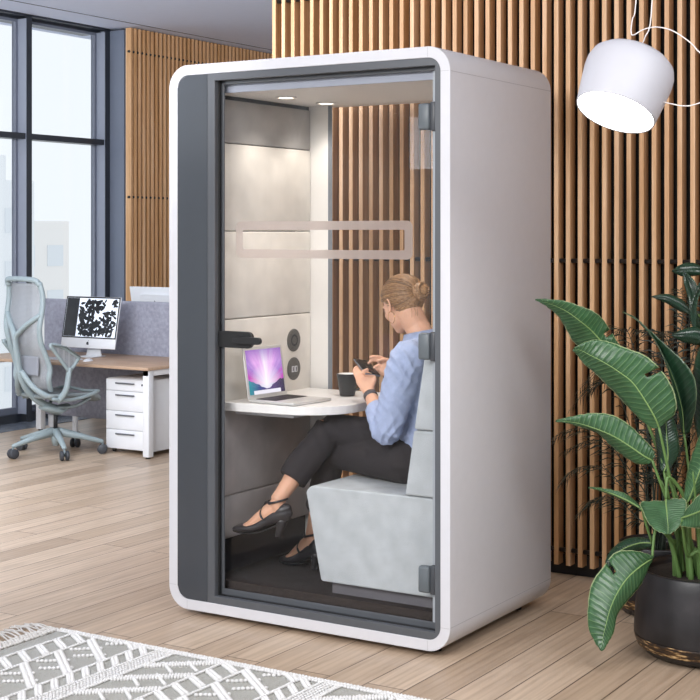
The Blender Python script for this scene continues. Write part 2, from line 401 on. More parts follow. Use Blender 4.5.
hd = MB().prism(rrect(-1.078, -0.898, 1.086, 1.152, 0.024), 0.028, 0.046).rbox(-1.094, -1.07, 0.012, 0.05, 1.076, 1.162, 0.006)
hdo = hd.obj('handle_plate', mat('handle_black', '151618', 0.5), door, bevel=0.002)
MB().prism(rrect(-0.978, -0.842, 1.105, 1.133, 0.0135), 0.005, 0.02).lathe([(0, 0), (0.013, 0), (0.013, 0.02), (0, 0.02)], (0, 0, 0), 16, Matrix.Translation((-0.96, 0.031, 1.119)) @ Matrix.Rotation(R(90), 4, 'X')).obj('lever', mat('lever_black', '19191b', 0.4), hdo, bevel=0.002)

# inside lining
IX0, IY1 = -1.12, 0.79
IF, IC = 0.14, 2.11
zs = [0.285, 0.462, 0.848, 1.188, 1.552, 1.914, 2.095]
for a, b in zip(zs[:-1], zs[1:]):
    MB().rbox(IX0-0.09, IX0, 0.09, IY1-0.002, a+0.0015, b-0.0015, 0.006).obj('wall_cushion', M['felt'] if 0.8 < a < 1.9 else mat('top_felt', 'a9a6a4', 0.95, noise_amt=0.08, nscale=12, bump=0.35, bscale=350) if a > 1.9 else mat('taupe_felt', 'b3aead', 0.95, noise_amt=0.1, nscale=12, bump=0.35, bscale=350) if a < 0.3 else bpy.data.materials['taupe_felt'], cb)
MB().box(IX0-0.1, IX0-0.012, 0.09, IY1, 2.093, 2.12).box(IX0-0.12, IX0-0.085, 0.09, IY1, IF, 2.1).box(IX0-0.12, IX0-0.03, 0.09, IY1, IF, 0.287).obj('plinth', M['plinth'], cb)
MB().box(OX0-0.06, -0.044, 0.080, 0.0875, IC, IC+0.045).obj('ceiling_fascia', mat('fascia_grey', '9a9eac', 0.5), cb)
lt = MB().box(W0+0.043, -0.042, 0.088, D-0.01, IC, IC+0.045); lt.obj('cabin_ceiling', M['inwhite'], cb)
MB().box(W0+0.043, -0.042, 0.088, D-0.01, 0.066, IF).obj('cabin_floor', M['carpet'], cb)
MB().box(-0.060, -0.041, 0.088, D-0.01, IF, IC).obj('cabin_wall', M['inwhite'], cb)
MB().box(W0+0.043, -1.029, IY1, 0.800, IF, IC).obj('column', M['inwhite'], cb, bevel=0.003)
MB().box(-1.029, -1.008, IY1, 0.794, IF, IC).box(-1.008, -0.06, 0.785, 0.80, IF, IF+0.02).obj('gasket', mat('gasket_grey', '777b82', 0.5), cb)
MB().box(-1.014, -0.060, 0.795, 0.801, IF+0.02, IC-0.002).obj('rear_glass', M['glass'], cb)
for i, (x, y) in enumerate(((-0.955, 0.35), (-0.955, 0.66))):
    s = MB().lathe([(0.034, -0.004), (0.045, -0.004), (0.045, 0.002), (0.034, 0.002), (0.034, -0.004)], (x, y, IC-0.0015), 24).obj('spotlight_ring', M['inwhite'], cb)
    MB().lathe([(0, 0), (0.034, 0), (0.034, 0.002), (0, 0.002)], (x, y, IC-0.003), 24).obj('spotlight_lens', emit_mat('warm_lens', 'fff2dc', 4.0), s)
for x, y, e in ((-0.955, 0.35, 5), (-0.955, 0.66, 5), (-0.55, 0.42, 18)):  # two spots with lenses; third is an added fill, no fixture
    d = bpy.data.lights.new('cabin_spots_and_fill', 'SPOT'); d.energy = e; d.spot_size = R(118); d.spot_blend = 0.7; d.shadow_soft_size = 0.05; d.color = (1, 0.93, 0.84)
    o = bpy.data.objects.new('cabin_spots_and_fill', d); C.objects.link(o); o.parent = cb; o.location = (x+0.646, y-0.445, IC-0.012)
# speaker and socket discs
for z, kind in ((1.073, 'speaker'), (0.948, 'socket')):
    Mx = Matrix.Translation((IX0, 0.65, z)) @ Matrix.Rotation(R(90), 4, 'Y')
    d = MB().lathe([(0, 0.006), (0.046, 0.006), (0.05, 0.003), (0.05, -0.002), (0, -0.002)], (0, 0, 0), 32, Mx).obj(kind, mat(kind+'_grey', '57534f', 0.6), cb)
    if kind == 'socket':
        MB().box(IX0+0.005, IX0+0.008, 0.628, 0.646, z-0.014, z+0.012).box(IX0+0.005, IX0+0.008, 0.652, 0.670, z-0.014, z+0.012).obj('charging_port', M['white'], d)
        MB().box(IX0+0.0075, IX0+0.0085, 0.634, 0.640, z-0.010, z+0.008).box(IX0+0.0075, IX0+0.0085, 0.658, 0.664, z-0.010, z+0.008).obj('port_slot', M['black'], d)
    else:
        MB().lathe([(0.018, 0.0062), (0.022, 0.0075), (0.026, 0.0062)], (0, 0, 0), 24, Mx).obj('speaker_ring', M['black'], d)
# seat bench (upholstered block with two back cushions)
def arc(cx, cz, r, a0, a1, n=6): return [(cx+r*math.cos(R(a0+(a1-a0)*k/n)), cz+r*math.sin(R(a0+(a1-a0)*k/n))) for k in range(n+1)]
SY0, SY1 = 0.10, 0.772
MB().prism([(-0.062, 0.19), (-0.062, 0.557)] + arc(-0.652, 0.520, 0.037, 90, 172) + [(-0.621, 0.195), (-0.612, 0.19)], SY0, SY1).obj('bench_seat', M['seatfab'], cb, bevel=0.006)
MB().prism([(-0.062, 0.560), (-0.062, 0.806), (-0.207, 0.806), (-0.245, 0.560)], SY0, SY1).obj('back_cushion', M['seatfab'], cb, bevel=0.008)
MB().prism([(-0.062, 0.809), (-0.062, 1.16), (-0.150, 1.16), (-0.206, 0.809)], SY0, SY1).obj('back_cushion', M['seatfab'], cb, bevel=0.008)
MB().box(-0.592, -0.062, 0.14, SY1-0.02, IF, 0.192).obj('bench_plinth', mat('bench_plinth_grey', '6a676c', 0.5), cb)
# coat hooks on the back edge are not visible; table top fixed to the lining
TZ = 0.853
tp = [(IX0-0.002, 0.125), (-0.90, 0.135)] + [(x, y) for x, y in arc(-0.84, 0.365, 0.225, -90, 0, 10)] + [(-0.615, 0.775), (IX0-0.002, 0.775)]
tb = MB().prism(tp, TZ-0.034, TZ, axis='z', smooth=False).obj('table_top', mat('table_white', 'efedeb', 0.35), cb, bevel=0.002)
MB().box(IX0, -0.83, 0.22, 0.62, TZ-0.058, TZ-0.034).obj('table_bracket', M['white'], cb, bevel=0.002)

# laptop on the cabin table
lp = thing('laptop', 'open silver laptop with a pink and violet aurora screen on the booth table', 'laptop', (-0.90, 0.28, TZ))
A = Vector((-1.012, 0.165, TZ+0.002)); Bv = Vector((-0.992, 0.415, TZ+0.002))
ey = (Bv-A).normalized(); ex = Vector((ey.y, -ey.x, 0)); L = (Bv-A).length; Wd = 0.235
def LM(o, x, y, z): return Matrix(((x.x, y.x, z.x, o.x), (x.y, y.y, z.y, o.y), (x.z, y.z, z.z, o.z), (0, 0, 0, 1)))
Lm = LM(A, ex, ey, Vector((0, 0, 1)))
alu = mat('laptop_aluminium', 'd6d5d3', 0.32, metal=0.35)
base = MB().rbox(0, Wd, 0, L, 0, 0.011, 0.004, Lm).obj('laptop_base', alu, lp)
kb = MB().box(0.02, 0.125, 0.02, L-0.02, 0.0110, 0.0116, Lm); kb.obj('keyboard_well', mat('well_grey', '8d8b8a', 0.5), base)
ks = MB()
for r in range(6):
    nk = 13
    for k in range(nk):
        y0 = 0.022 + k*(L-0.044)/nk; x0 = 0.022 + r*0.0172
        if r == 5 and 3 < k < 8:
            if k == 4: ks.box(x0, x0+0.0135, y0+0.001, y0+4*(L-0.044)/nk-0.002, 0.0115, 0.0135, Lm)
            continue
        ks.box(x0, x0+0.0135, y0+0.001, y0+(L-0.044)/nk-0.0025, 0.0115, 0.0135, Lm)
ks.obj('keys', mat('key_black', '2a2628', 0.5), base)
MB().box(0.14, 0.205, L/2-0.048, L/2+0.048, 0.0110, 0.0114, Lm).obj('trackpad', mat('trackpad', 'c4c3c2', 0.3), base)
lean = R(9); up = (Vector((0, 0, 1))*math.cos(lean) - ex*math.sin(lean)); nrm = (ex*math.cos(lean) + Vector((0, 0, 1))*math.sin(lean))
Sm = LM(A + Vector((0, 0, 0.010)), nrm, ey, up); SH = 0.212
lid = MB().rbox(-0.006, 0, 0, L, 0, SH, 0.003, Sm).obj('laptop_lid', alu, lp)
def aurora():
    t = NT('aurora_screen'); uv = t.add('ShaderNodeUVMap'); sp = t.add('ShaderNodeSeparateXYZ'); t.link(uv.outputs[0], sp.inputs[0])
    def math_(op, a, b=None, cl=False):
        n = t.add('ShaderNodeMath', operation=op); n.use_clamp = cl
        for i, x in enumerate((a, b)):
            if x is None: continue
            if isinstance(x, (int, float)): n.inputs[i].default_value = x
            else: t.link(x, n.inputs[i])
        return n.outputs[0]
    u, v = sp.outputs[0], sp.outputs[1]
    du = math_('SUBTRACT', u, 0.5); dv = math_('SUBTRACT', v, 0.22)
    ang = math_('ARCTAN2', du, dv); rad = math_('SQRT', math_('ADD', math_('MULTIPLY', du, du), math_('MULTIPLY', dv, dv)))
    cv = t.add('ShaderNodeCombineXYZ'); t.link(math_('MULTIPLY', ang, 3.2), cv.inputs[0]); t.link(math_('MULTIPLY', rad, 0.7), cv.inputs[1])
    nz = t.add('ShaderNodeTexNoise', i_Scale=1.6, i_Detail=2.0); t.link(cv.outputs[0], nz.inputs['Vector'])
    c1 = t.ramp(math_('ADD', math_('MULTIPLY', math_('ABSOLUTE', ang), 0.36), math_('MULTIPLY', nz.outputs['Fac'], 0.35)),
                [(0.12, col('f6eef8')), (0.32, col('dfa6e6')), (0.5, col('a07ac8')), (0.66, col('c03fae')), (0.85, col('3a5aa8'))])
    glow = math_('SUBTRACT', 1.0, math_('MULTIPLY', rad, 2.1), True)
    m = t.add('ShaderNodeMix', data_type='RGBA'); t.link(math_('MULTIPLY', glow, 0.95), m.inputs['Factor']); t.link(c1, m.inputs[6]); m.inputs[7].default_value = (1, 0.93, 1, 1)
    tp_ = t.ramp(math_('ABSOLUTE', math_('SUBTRACT', v, 0.2)), [(0.5, (1, 1, 1, 1)), (0.8, (0.42, 0.36, 0.62, 1))])
    m4 = t.add('ShaderNodeMix', data_type='RGBA', blend_type='MULTIPLY'); m4.inputs['Factor'].default_value = 1; t.link(m.outputs[2], m4.inputs[6]); t.link(tp_, m4.inputs[7])
    # dark hills at the bottom, a pale row of icons along the edge
    nz2 = t.add('ShaderNodeTexNoise', i_Scale=4.0, i_Detail=2.0); t.link(uv.outputs[0], nz2.inputs['Vector'])
    hl = math_('ADD', math_('MULTIPLY', math_('ABSOLUTE', du), 0.42), math_('MULTIPLY', nz2.outputs['Fac'], 0.22))
    hill = math_('LESS_THAN', v, hl)
    hc = t.ramp(u, [(0.0, col('2f8f9c')), (0.3, col('3a4a86')), (0.6, col('5a3f7a')), (1.0, col('2c2540'))])
    m2 = t.add('ShaderNodeMix', data_type='RGBA'); t.link(hill, m2.inputs['Factor']); t.link(m4.outputs[2], m2.inputs[6]); t.link(hc, m2.inputs[7])
    dock = math_('MULTIPLY', math_('LESS_THAN', v, 0.085), math_('LESS_THAN', math_('ABSOLUTE', du), 0.38))
    m3 = t.add('ShaderNodeMix', data_type='RGBA'); t.link(dock, m3.inputs['Factor']); t.link(m2.outputs[2], m3.inputs[6]); m3.inputs[7].default_value = col('e8e4f0')
    t.b.inputs['Base Color'].default_value = (0.02, 0.02, 0.02, 1); t.b.inputs['Roughness'].default_value = 0.15
    t.link(m3.outputs[2], t.b.inputs['Emission Color']); t.b.inputs['Emission Strength'].default_value = 0.85
    return t.m
def uvplane(name, corners, m, parent):
    me = bpy.data.meshes.new(name); org = parent_world(parent)
    me.from_pydata([Vector(c)-org for c in corners], [], [(0, 1, 2, 3)]); uvl = me.uv_layers.new()
    for i, q in enumerate(((0, 0), (1, 0), (1, 1), (0, 1))): uvl.data[i].uv = q
    me.materials.append(m); o = bpy.data.objects.new(name, me); C.objects.link(o); o.parent = parent; return o
uvplane('laptop_screen', [Sm @ Vector((0.0006, y, z)) for y, z in ((0.012, 0.016), (L-0.012, 0.016), (L-0.012, SH-0.012), (0.012, SH-0.012))], aurora(), lid)

# mug
mg = thing('mug', 'black mug with a white inside on the booth table', 'mug', (-0.80, 0.585, TZ))
MB().lathe([(0, 0.001), (0.030, 0.001), (0.033, 0.006), (0.045, 0.092), (0.0455, 0.095), (0.0425, 0.095), (0.031, 0.012), (0, 0.010)], (-0.80, 0.585, TZ), 36).obj('mug_body', [mat('mug_black', '1e1c1c', 0.35)], mg)
MB().lathe([(0.0420, 0.0952), (0.0405, 0.090), (0.0295, 0.013), (0, 0.0115)], (-0.80, 0.585, TZ), 36).obj('mug_lining', M['inwhite'], mg)
MB().tube(smooth_path([(-0.762, 0.59, TZ+0.074), (-0.738, 0.595, TZ+0.073), (-0.728, 0.597, TZ+0.055), (-0.744, 0.593, TZ+0.034), (-0.768, 0.588, TZ+0.026)]), 0.0042, 8).obj('mug_handle', bpy.data.materials['mug_black'], mg)

# ---------------------------------------------------------------- pendant lamp
lm = thing('pendant_lamp', 'white tilted drum pendant lamp glowing beside the top of the booth', 'pendant lamp', (0.852, -0.495, 1.97))
nd = Vector((-0.148, -0.445, -0.885)).normalized(); z_ = -nd; x_ = Vector((0.85, 0.527, 0)); x_ = (x_ - z_*x_.dot(z_)).normalized(); y_ = z_.cross(x_)
Oc = Vector((0.838, -0.538, 1.900))
Lp = LM(Oc, x_, y_, z_)
prof = [(0.1165, 0.002), (0.1195, 0.0), (0.121, 0.004), (0.128, 0.06), (0.1345, 0.12), (0.134, 0.15), (0.126, 0.175), (0.108, 0.192), (0.08, 0.20), (0.03, 0.204), (0, 0.204)]
MB().lathe(prof, n=56, M=Lp).obj('lamp_shade', mat('lamp_white', 'bcbcc3', 0.5), lm)
MB().lathe([(0, 0.012), (0.115, 0.012), (0.1165, 0.002), (0.1175, 0.016), (0, 0.02)], n=48, M=Lp).obj('diffuser', emit_mat('lamp_glow', 'ffffff', 6.0), lm)
d = bpy.data.lights.new('pendant_glow', 'AREA'); d.shape = 'DISK'; d.size = 0.22; d.energy = 5; d.color = (1, 0.97, 0.93)
o = bpy.data.objects.new('pendant_glow', d); C.objects.link(o); o.parent = lm; o.location = (Oc - Vector(lm.location)) + nd*0.006; o.rotation_euler = nd.to_track_quat('-Z', 'Y').to_euler()
cm = mat('cord_white', 'e4dfdd', 0.5)
tp0 = Lp @ Vector((0, 0, 0.204))
MB().tube(smooth_path([(0.93, -0.50, 3.40), (0.942, -0.495, 2.8), (0.937, -0.495, 2.234), (0.915, -0.50, 2.12), tuple(tp0)]), 0.0019, 6).obj('cord', cm, lm)
MB().tube(smooth_path([(0.93, -0.50, 3.40), (0.905, -0.495, 2.6), (0.887, -0.495, 2.238), (0.875, -0.495, 2.18), (0.874, -0.495, 2.135), (0.909, -0.495, 2.148), (0.946, -0.495, 2.153), (0.986, -0.495, 2.144), (1.022, -0.495, 2.124), (1.058, -0.495, 2.095), (1.09, -0.495, 2.062), (1.2, -0.49, 1.99), (1.3, -0.48, 2.1), (1.34, -0.47, 2.6), (1.35, -0.46, 3.40)]), 0.0019, 6).obj('cord', cm, lm)
MB().tube(smooth_path([(0.925, -0.50, 1.945), (0.986, -0.495, 1.926), (1.037, -0.495, 1.915), (1.082, -0.495, 1.922), (1.2, -0.49, 1.96), (1.36, -0.47, 2.2), (1.40, -0.46, 3.40)]), 0.0019, 6).obj('cord', cm, lm)

# ---------------------------------------------------------------- office desk corner
DZ = 0.628
oak = mat('desk_oak', 'b79a82', 0.5, noise_amt=0.12, nscale=3, stretch=(1, 14, 14))
wm = mat('desk_white', 'e6e7ea', 0.45)
def desk(y0, y1, xs, label, front):
    t = thing('desk', label, 'desk', ((xs[0]+xs[1])/2, (y0+y1)/2, 0))
    MB().rbox(xs[0], xs[1], y0, y1, DZ-0.022, DZ, 0.003).obj('desk_top', oak, t)
    for x in (xs[1]-0.062, xs[0]+0.012):
        MB().rbox(x, x+0.05, y0+0.02, y1-0.02, DZ-0.062, DZ-0.022, 0.002).obj('side_rail', wm, t)
        for y in (y0+0.02, y1-0.07):
            lg = MB().rbox(x, x+0.052, y, y+0.052, 0.012, DZ-0.022, 0.002).obj('leg', wm, t)
            MB().lathe([(0, 0), (0.018, 0), (0.018, 0.013), (0, 0.013)], (x+0.026, y+0.026, 0), 14).obj('leg_foot', M['black'], lg)
    MB().rbox(xs[0]+0.06, xs[1]-0.06, (y0+y1)/2-0.02, (y0+y1)/2+0.02, DZ-0.055, DZ-0.022, 0.002).obj('cross_rail', wm, t)
    return t
desk(3.0, 3.755, (-5.62, -3.905), 'oak topped office desk with white legs behind the mesh chair', True)
desk(3.80, 4.55, (-5.62, -3.905), 'oak topped desk beyond the grey felt divider', False)
dv = thing('desk_divider', 'grey felt screen standing between the two desks', 'divider', (-4.8, 3.777, 0))
MB().rbox(-5.60, -3.90, 3.765, 3.790, 0.12, 1.032, 0.008).obj('felt_panel', M['divider'], dv)
for x in (-5.3, -4.25): MB().rbox(x, x+0.04, 3.766, 3.788, 0.0, 0.125, 0.002).rbox(x, x+0.04, 3.74, 3.81, 0.0, 0.008, 0.002).obj('bracket', wm, dv)
pd = thing('drawer_pedestal', 'white four drawer pedestal under the right end of the desk', 'cabinet', (-4.2, 3.35, 0))
MB().rbox(-4.385, -3.975, 3.138, 3.62, 0.03, 0.525, 0.003).obj('cabinet_body', wm, pd)
fz = [0.523, 0.440, 0.300, 0.168, 0.033]
for i in range(4):
    dw = MB().rbox(-4.384, -3.976, 3.120, 3.1375, fz[i+1]+0.0015, fz[i]-0.0015, 0.002).obj('drawer', wm, pd)
    MB().rbox(-4.29, -4.12, 3.104, 3.112, fz[i]-0.033, fz[i]-0.023, 0.003).box(-4.285, -4.278, 3.11, 3.121, fz[i]-0.031, fz[i]-0.025).box(-4.132, -4.125, 3.11, 3.121, fz[i]-0.031, fz[i]-0.025).obj('handle', mat('handle_grey', '62656c', 0.4) if i == 0 else bpy.data.materials['handle_grey'], dw)
    if i == 0: MB().lathe([(0, 0), (0.007, 0), (0.007, 0.004), (0, 0.004)], (0, 0, 0), 12, Matrix.Translation((-4.055, 3.12, 0.49)) @ Matrix.Rotation(R(90), 4, 'X')).obj('lock', M['alu'], dw)
for x in (-4.35, -4.01):
    for y in (3.17, 3.58): MB().lathe([(0, -0.008), (0.015, -0.008), (0.015, 0.008), (0, 0.008)], (0, 0, 0), 14, Matrix.Translation((x, y, 0.015)) @ Matrix.Rotation(R(90), 4, 'Y')).box(x-0.012, x+0.012, y-0.012, y+0.012, 0.02, 0.032).obj('castor', M['black'], pd)

def computer(loc, rotz, name, label, leaves, group=None):
    """all in one desktop computer, screen facing -Y before rotation"""
    t = thing(name, label, 'computer', loc)
    B = Matrix.Translation(loc) @ Matrix.Rotation(rotz, 4, 'Z')
    wmat = bpy.data.materials.get('computer_white') or mat('computer_white', 'e9ebee', 0.3)
    T = B @ Matrix.Translation((0, 0, 0.065)) @ Matrix.Rotation(R(-11), 4, 'X')
    w2, h = 0.265, 0.385
    hs = MB().rbox(-w2, w2, -0.006, 0.006, 0, h, 0.004, T)
    hs.prism([(-w2*.75, 0.03), (w2*.75, 0.03), (w2*.55, h*.85), (-w2*.55, h*.85)], 0.006, 0.026, 'y', T)
    case = hs.obj('computer_case', wmat, t)
    MB().rbox(-w2+0.001, w2-0.001, -0.0075, -0.006, 0.073, h-0.002, 0.0006, T).obj('screen_bezel', M['black'], case)
    scm = bpy.data.materials.get('screen_wallpaper') or emit_mat('screen_wallpaper', 'dfe6f2', 0.5)
    sc = MB().box(-w2+0.012, w2-0.012, -0.0082, -0.0076, 0.083, h-0.013, T).obj('screen', scm, case)
    if leaves:
        rnd = random.Random(5); lf = MB()
        lf.box(-w2+0.014, -w2+0.135, -0.0088, -0.0083, 0.084, h-0.014, T)
        for k in range(230):
            cx = rnd.uniform(-0.11, 0.235); cz = rnd.uniform(0.095, h-0.03); a = rnd.uniform(0, PI*2); ln = rnd.uniform(0.017, 0.031); wd = ln*0.42
            if noise.noise(Vector((cx*9, cz*9, 3))) > 0.34: continue
            p = []
            for q in range(10):
                tt = 2*PI*q/10; px = cx + math.cos(tt)*ln*math.cos(a) - math.sin(tt)*wd*math.sin(a)*(1-.4*math.cos(tt)); pz = cz + math.cos(tt)*ln*math.sin(a) + math.sin(tt)*wd*math.cos(a)*(1-.4*math.cos(tt))
                p.append((min(max(px, -w2+0.014), w2-0.014), min(max(pz, 0.085), h-0.015)))
            lf.prism(p, -0.0092-0.000002*k, -0.0085, 'y', T)
        lf.obj('wallpaper_leaves', mat('wallpaper_dark', '0b0f18', 0.2), sc, weld=False)
    lg = MB()
    for a0 in ((-1), (1)):
        pass
    def apple(y, sgn):
        p = []
        for q in range(22):
            a = 2*PI*q/22; r = 0.0135*(1 + 0.09*math.cos(2*a)) * (0.90 if math.sin(a) > 0.85 else 1) * (0.93 if math.sin(a) < -0.92 else 1)
            X = r*math.cos(a)*0.93; Z = r*math.sin(a)
            if X > 0.0085 and -0.004 < Z < 0.009: X = 0.0085 - 0.003*(1-abs(Z-0.0025)/0.0065)
            p.append((X, Z))
        return p
    zc = 0.036; ap = [(x, z+zc) for x, z in apple(0, 1)]
    lg.prism(ap, -0.0068, -0.006, 'y', T).prism([(0.0, zc+0.015), (0.003, zc+0.021), (0.007, zc+0.023), (0.005, zc+0.017)], -0.0068, -0.006, 'y', T)
    s2 = 1.9; zb = h*0.62
    lg.prism([(x*s2, (z-zc)*s2+zb) for x, z in ap], 0.026, 0.0268, 'y', T).prism([(x*s2, (z-zc)*s2+zb) for x, z in ((0.0, zc+0.015), (0.003, zc+0.021), (0.007, zc+0.023), (0.005, zc+0.017))], 0.026, 0.0268, 'y', T)
    lg.obj('logo', M['alu_dark'], case)
    st = [(0.045, 0.0), (0.048, 0.012), (0.07, 0.10), (0.10, 0.20)]
    MB().rbox(-0.08, 0.08, -0.05, 0.11, 0, 0.006, 0.003, B).prism([(-0.075, 0.0), (0.075, 0.0), (0.06, 0.06), (0.055, 0.16), (-0.055, 0.16), (-0.06, 0.06)], 0.065, 0.073, 'y', B @ Matrix.Rotation(R(-2), 4, 'X')).obj('stand', wmat, t)
    return t
computer((-4.83, 3.42, DZ+0.002), 0, 'desktop_computer', 'white all in one computer with dark leaf wallpaper on the front desk', True)
computer((-4.78, 4.22, DZ+0.055), PI, 'desktop_computer', 'back of a white all in one computer showing above the felt divider', False)
MB().rbox(-4.91, -4.65, 4.10, 4.30, DZ, DZ+0.054, 0.004).obj('monitor_riser', wm).select_set(False)
tag(bpy.data.objects['monitor_riser'], 'low white riser under the computer behind the felt divider', 'stand')
k = thing('keyboard', 'slim white keyboard on the desk in front of the leafy screen', 'keyboard', (-4.86, 3.16, DZ))
MB().rbox(-5.06, -4.70, 3.13, 3.23, DZ, DZ+0.008, 0.003).obj('keyboard_body', wm, k)
kk = MB()
for r in range(5):
    for c in range(14): kk.box(-5.052+c*0.0247, -5.031+c*0.0247, 3.136+r*0.018, 3.151+r*0.018, DZ+0.008, DZ+0.0095)
kk.obj('keys', mat('key_white', 'cfd1d6', 0.5), k)
tag(MB().ball((-4.60, 3.17, DZ+0.001), (0.026, 0.045, 0.019), M=None).obj('computer_mouse', wm), 'small white mouse lying on the oak desk', 'mouse')

# ---------------------------------------------------------------- task chair
ch = Vector((-4.625, 2.865, 0)); hd_ = R(78); F = Vector((math.cos(hd_), math.sin(hd_), 0)); S = Vector((math.sin(hd_), -math.cos(hd_), 0))
def P(f, s, z): return ch + F*f + S*s + Vector((0, 0, z))
tc = thing('office_chair', 'pale grey mesh task chair on castors facing the desk', 'chair', ch)
cg = mat('chair_grey', '93a1a5', 0.5); cgl = mat('chair_dark_grey', '7d898d', 0.55)  # second grey is a darker tone for struts, stems and arm pads
def mesh_fabric():
    t = NT('chair_mesh'); v = t.coords((1, 1, 1)); b = t.b; b.inputs['Base Color'].default_value = col('a3a7ac'); b.inputs['Roughness'].default_value = 0.8
    wv = t.add('ShaderNodeTexWave', i_Scale=38.0); wv.bands_direction = 'Z'; t.link(v, wv.inputs['Vector'])
    wv2 = t.add('ShaderNodeTexWave', i_Scale=34.0); wv2.bands_direction = 'X'; t.link(v, wv2.inputs['Vector'])
    mx = t.add('ShaderNodeMath', operation='MAXIMUM'); t.link(wv.outputs['Fac'], mx.inputs[0]); t.link(wv2.outputs['Fac'], mx.inputs[1])
    mr = t.add('ShaderNodeMapRange'); mr.inputs['From Min'].default_value = 0.35; mr.inputs['From Max'].default_value = 0.75; mr.inputs['To Min'].default_value = 0.3; mr.inputs['To Max'].default_value = 0.85
    t.link(mx.outputs[0], mr.inputs[0]); t.link(mr.outputs[0], b.inputs['Alpha']); return t.m
cmesh = mesh_fabric()
for a in (-108, -36, 36, 108, 180):
    a = R(a); dr_ = Vector((math.cos(a), math.sin(a), 0)); c0 = ch + dr_*0.03 + Vector((0, 0, 0.155)); c1 = ch + dr_*0.325 + Vector((0, 0, 0.085))
    lg = MB().tube([c0, c0.lerp(c1, 0.5)+Vector((0, 0, 0.004)), c1], [(0.028, 0.032), (0.022, 0.022), (0.015, 0.015)], 12, up=(0, 0, 1), round_cap=True).obj('base_leg', cg, tc)
    sd = dr_.cross(Vector((0, 0, 1)))
    k = MB()
    for sg in (-1, 1):
        cc = ch + dr_*0.325 + sd*0.019*sg + Vector((0, 0, 0.034)); Mx = Matrix.Translation(cc) @ sd.to_track_quat('Z', 'X').to_matrix().to_4x4()
        k.lathe([(0, -0.009), (0.029, -0.011), (0.034, -0.006), (0.034, 0.006), (0.029, 0.011), (0, 0.009)], n=22, M=Mx)
    k.obj('castor', mat('castor_dark', '3d4046', 0.5) if 'castor_dark' not in bpy.data.materials else bpy.data.materials['castor_dark'], lg)
    MB().tube([c1 + Vector((0, 0, -0.01)), ch + dr_*0.325 + Vector((0, 0, 0.03))], 0.008, 8).obj('castor_stem', cgl, lg)
MB().lathe([(0, 0.06), (0.022, 0.06), (0.034, 0.12), (0.036, 0.175), (0.02, 0.18), (0, 0.18)], ch, 20).obj('base_hub', cg, tc)
MB().tube([P(0, 0, 0.17), P(0, 0, 0.30)], 0.014, 14).obj('gas_lift', M['black'], tc)
# tilt housing and seat
MB().tube([P(-0.10, 0, 0.335), P(0.0, 0, 0.305), P(0.10, 0, 0.33)], [(0.06, 0.02), (0.085, 0.032), (0.05, 0.018)], 16, up=(0, 0, 1), round_cap=True).obj('tilt_housing', cg, tc)
st = MB(); N, K = 12, 12; vs = []
def seat_z(u, v):  # u front(1) .. back(0), v -1..1
    return 0.405 + 0.012*math.cos(v*PI/2) + (-0.035 if u > .9 else 0)*((u-.9)/.1) + 0.03*abs(v)**3 + 0.014*(1-u)
top = [[P(-0.19+0.42*i/N, -0.215+0.43*j/K, seat_z(i/N, -1+2*j/K)) for j in range(K+1)] for i in range(N+1)]
def slab(mb, g, off):
    n, m = len(g), len(g[0]); vs = [p for r in g for p in r] + [p + off for r in g for p in r]; o = n*m; fs = []
    for i in range(n-1):
        for j in range(m-1):
            a = i*m+j; fs += [(a, a+1, a+m+1, a+m), (a+o, a+m+o, a+m+1+o, a+1+o)]
    for i in range(n-1): fs += [(i*m, (i+1)*m, (i+1)*m+o, i*m+o), (i*m+m-1, i*m+m-1+o, (i+1)*m+m-1+o, (i+1)*m+m-1)]
    for j in range(m-1): fs += [(j, j+o, j+1+o, j+1), ((n-1)*m+j, (n-1)*m+j+1, (n-1)*m+j+1+o, (n-1)*m+j+o)]
    return mb._add(vs, fs, True)
slab(st, top, Vector((0, 0, -0.022))); st.obj('seat', mat('seat_mesh_grey', '8b9496', 0.8, bump=0.4, bscale=400), tc)
for sg in (-1, 1):
    MB().tube(smooth_path([P(-0.17, 0.215*sg, 0.415), P(-0.05, 0.225*sg, 0.40), P(0.10, 0.225*sg, 0.415), P(0.20, 0.21*sg, 0.44), P(0.245, 0.15*sg, 0.435), P(0.25, 0, 0.425)]), (0.012), 10, round_cap=True).obj('seat_edge', cg, tc)
    MB().tube(smooth_path([P(-0.02, 0.05*sg, 0.33), P(0.06, 0.15*sg, 0.345), P(0.15, 0.205*sg, 0.40)]), (0.012), 8).obj('seat_strut', cgl, tc)
# back frame
backp = [(-0.252, 1.205), (-0.238, 1.11), (-0.25, 1.0), (-0.262, 0.90), (-0.245, 0.80), (-0.205, 0.70), (-0.18, 0.62), (-0.185, 0.545), (-0.15, 0.47)]
for sg in (-1, 1):
    wds = [0.178, 0.196, 0.20, 0.192, 0.184, 0.19, 0.195, 0.19, 0.16]
    pts = [P(f - (0.012 if sg < 0 else 0), sg*wd, z) for (f, z), wd in zip(backp, wds)]
    MB().tube(smooth_path(pts), (0.019, 0.011), 10, up=tuple(F)).obj('back_rail', cg, tc) if False else MB().tube(smooth_path(pts), (0.020, 0.017), 12, round_cap=True).obj('back_rail', cg, tc)
MB().tube(smooth_path([P(-0.252, 0.180, 1.19), P(-0.268, 0.155, 1.222), P(-0.292, 0.06, 1.232), P(-0.298, -0.06, 1.232), P(-0.29, -0.15, 1.225), P(-0.27, -0.168, 1.19)]), 0.019, 10).obj('head_rail', cg, tc)
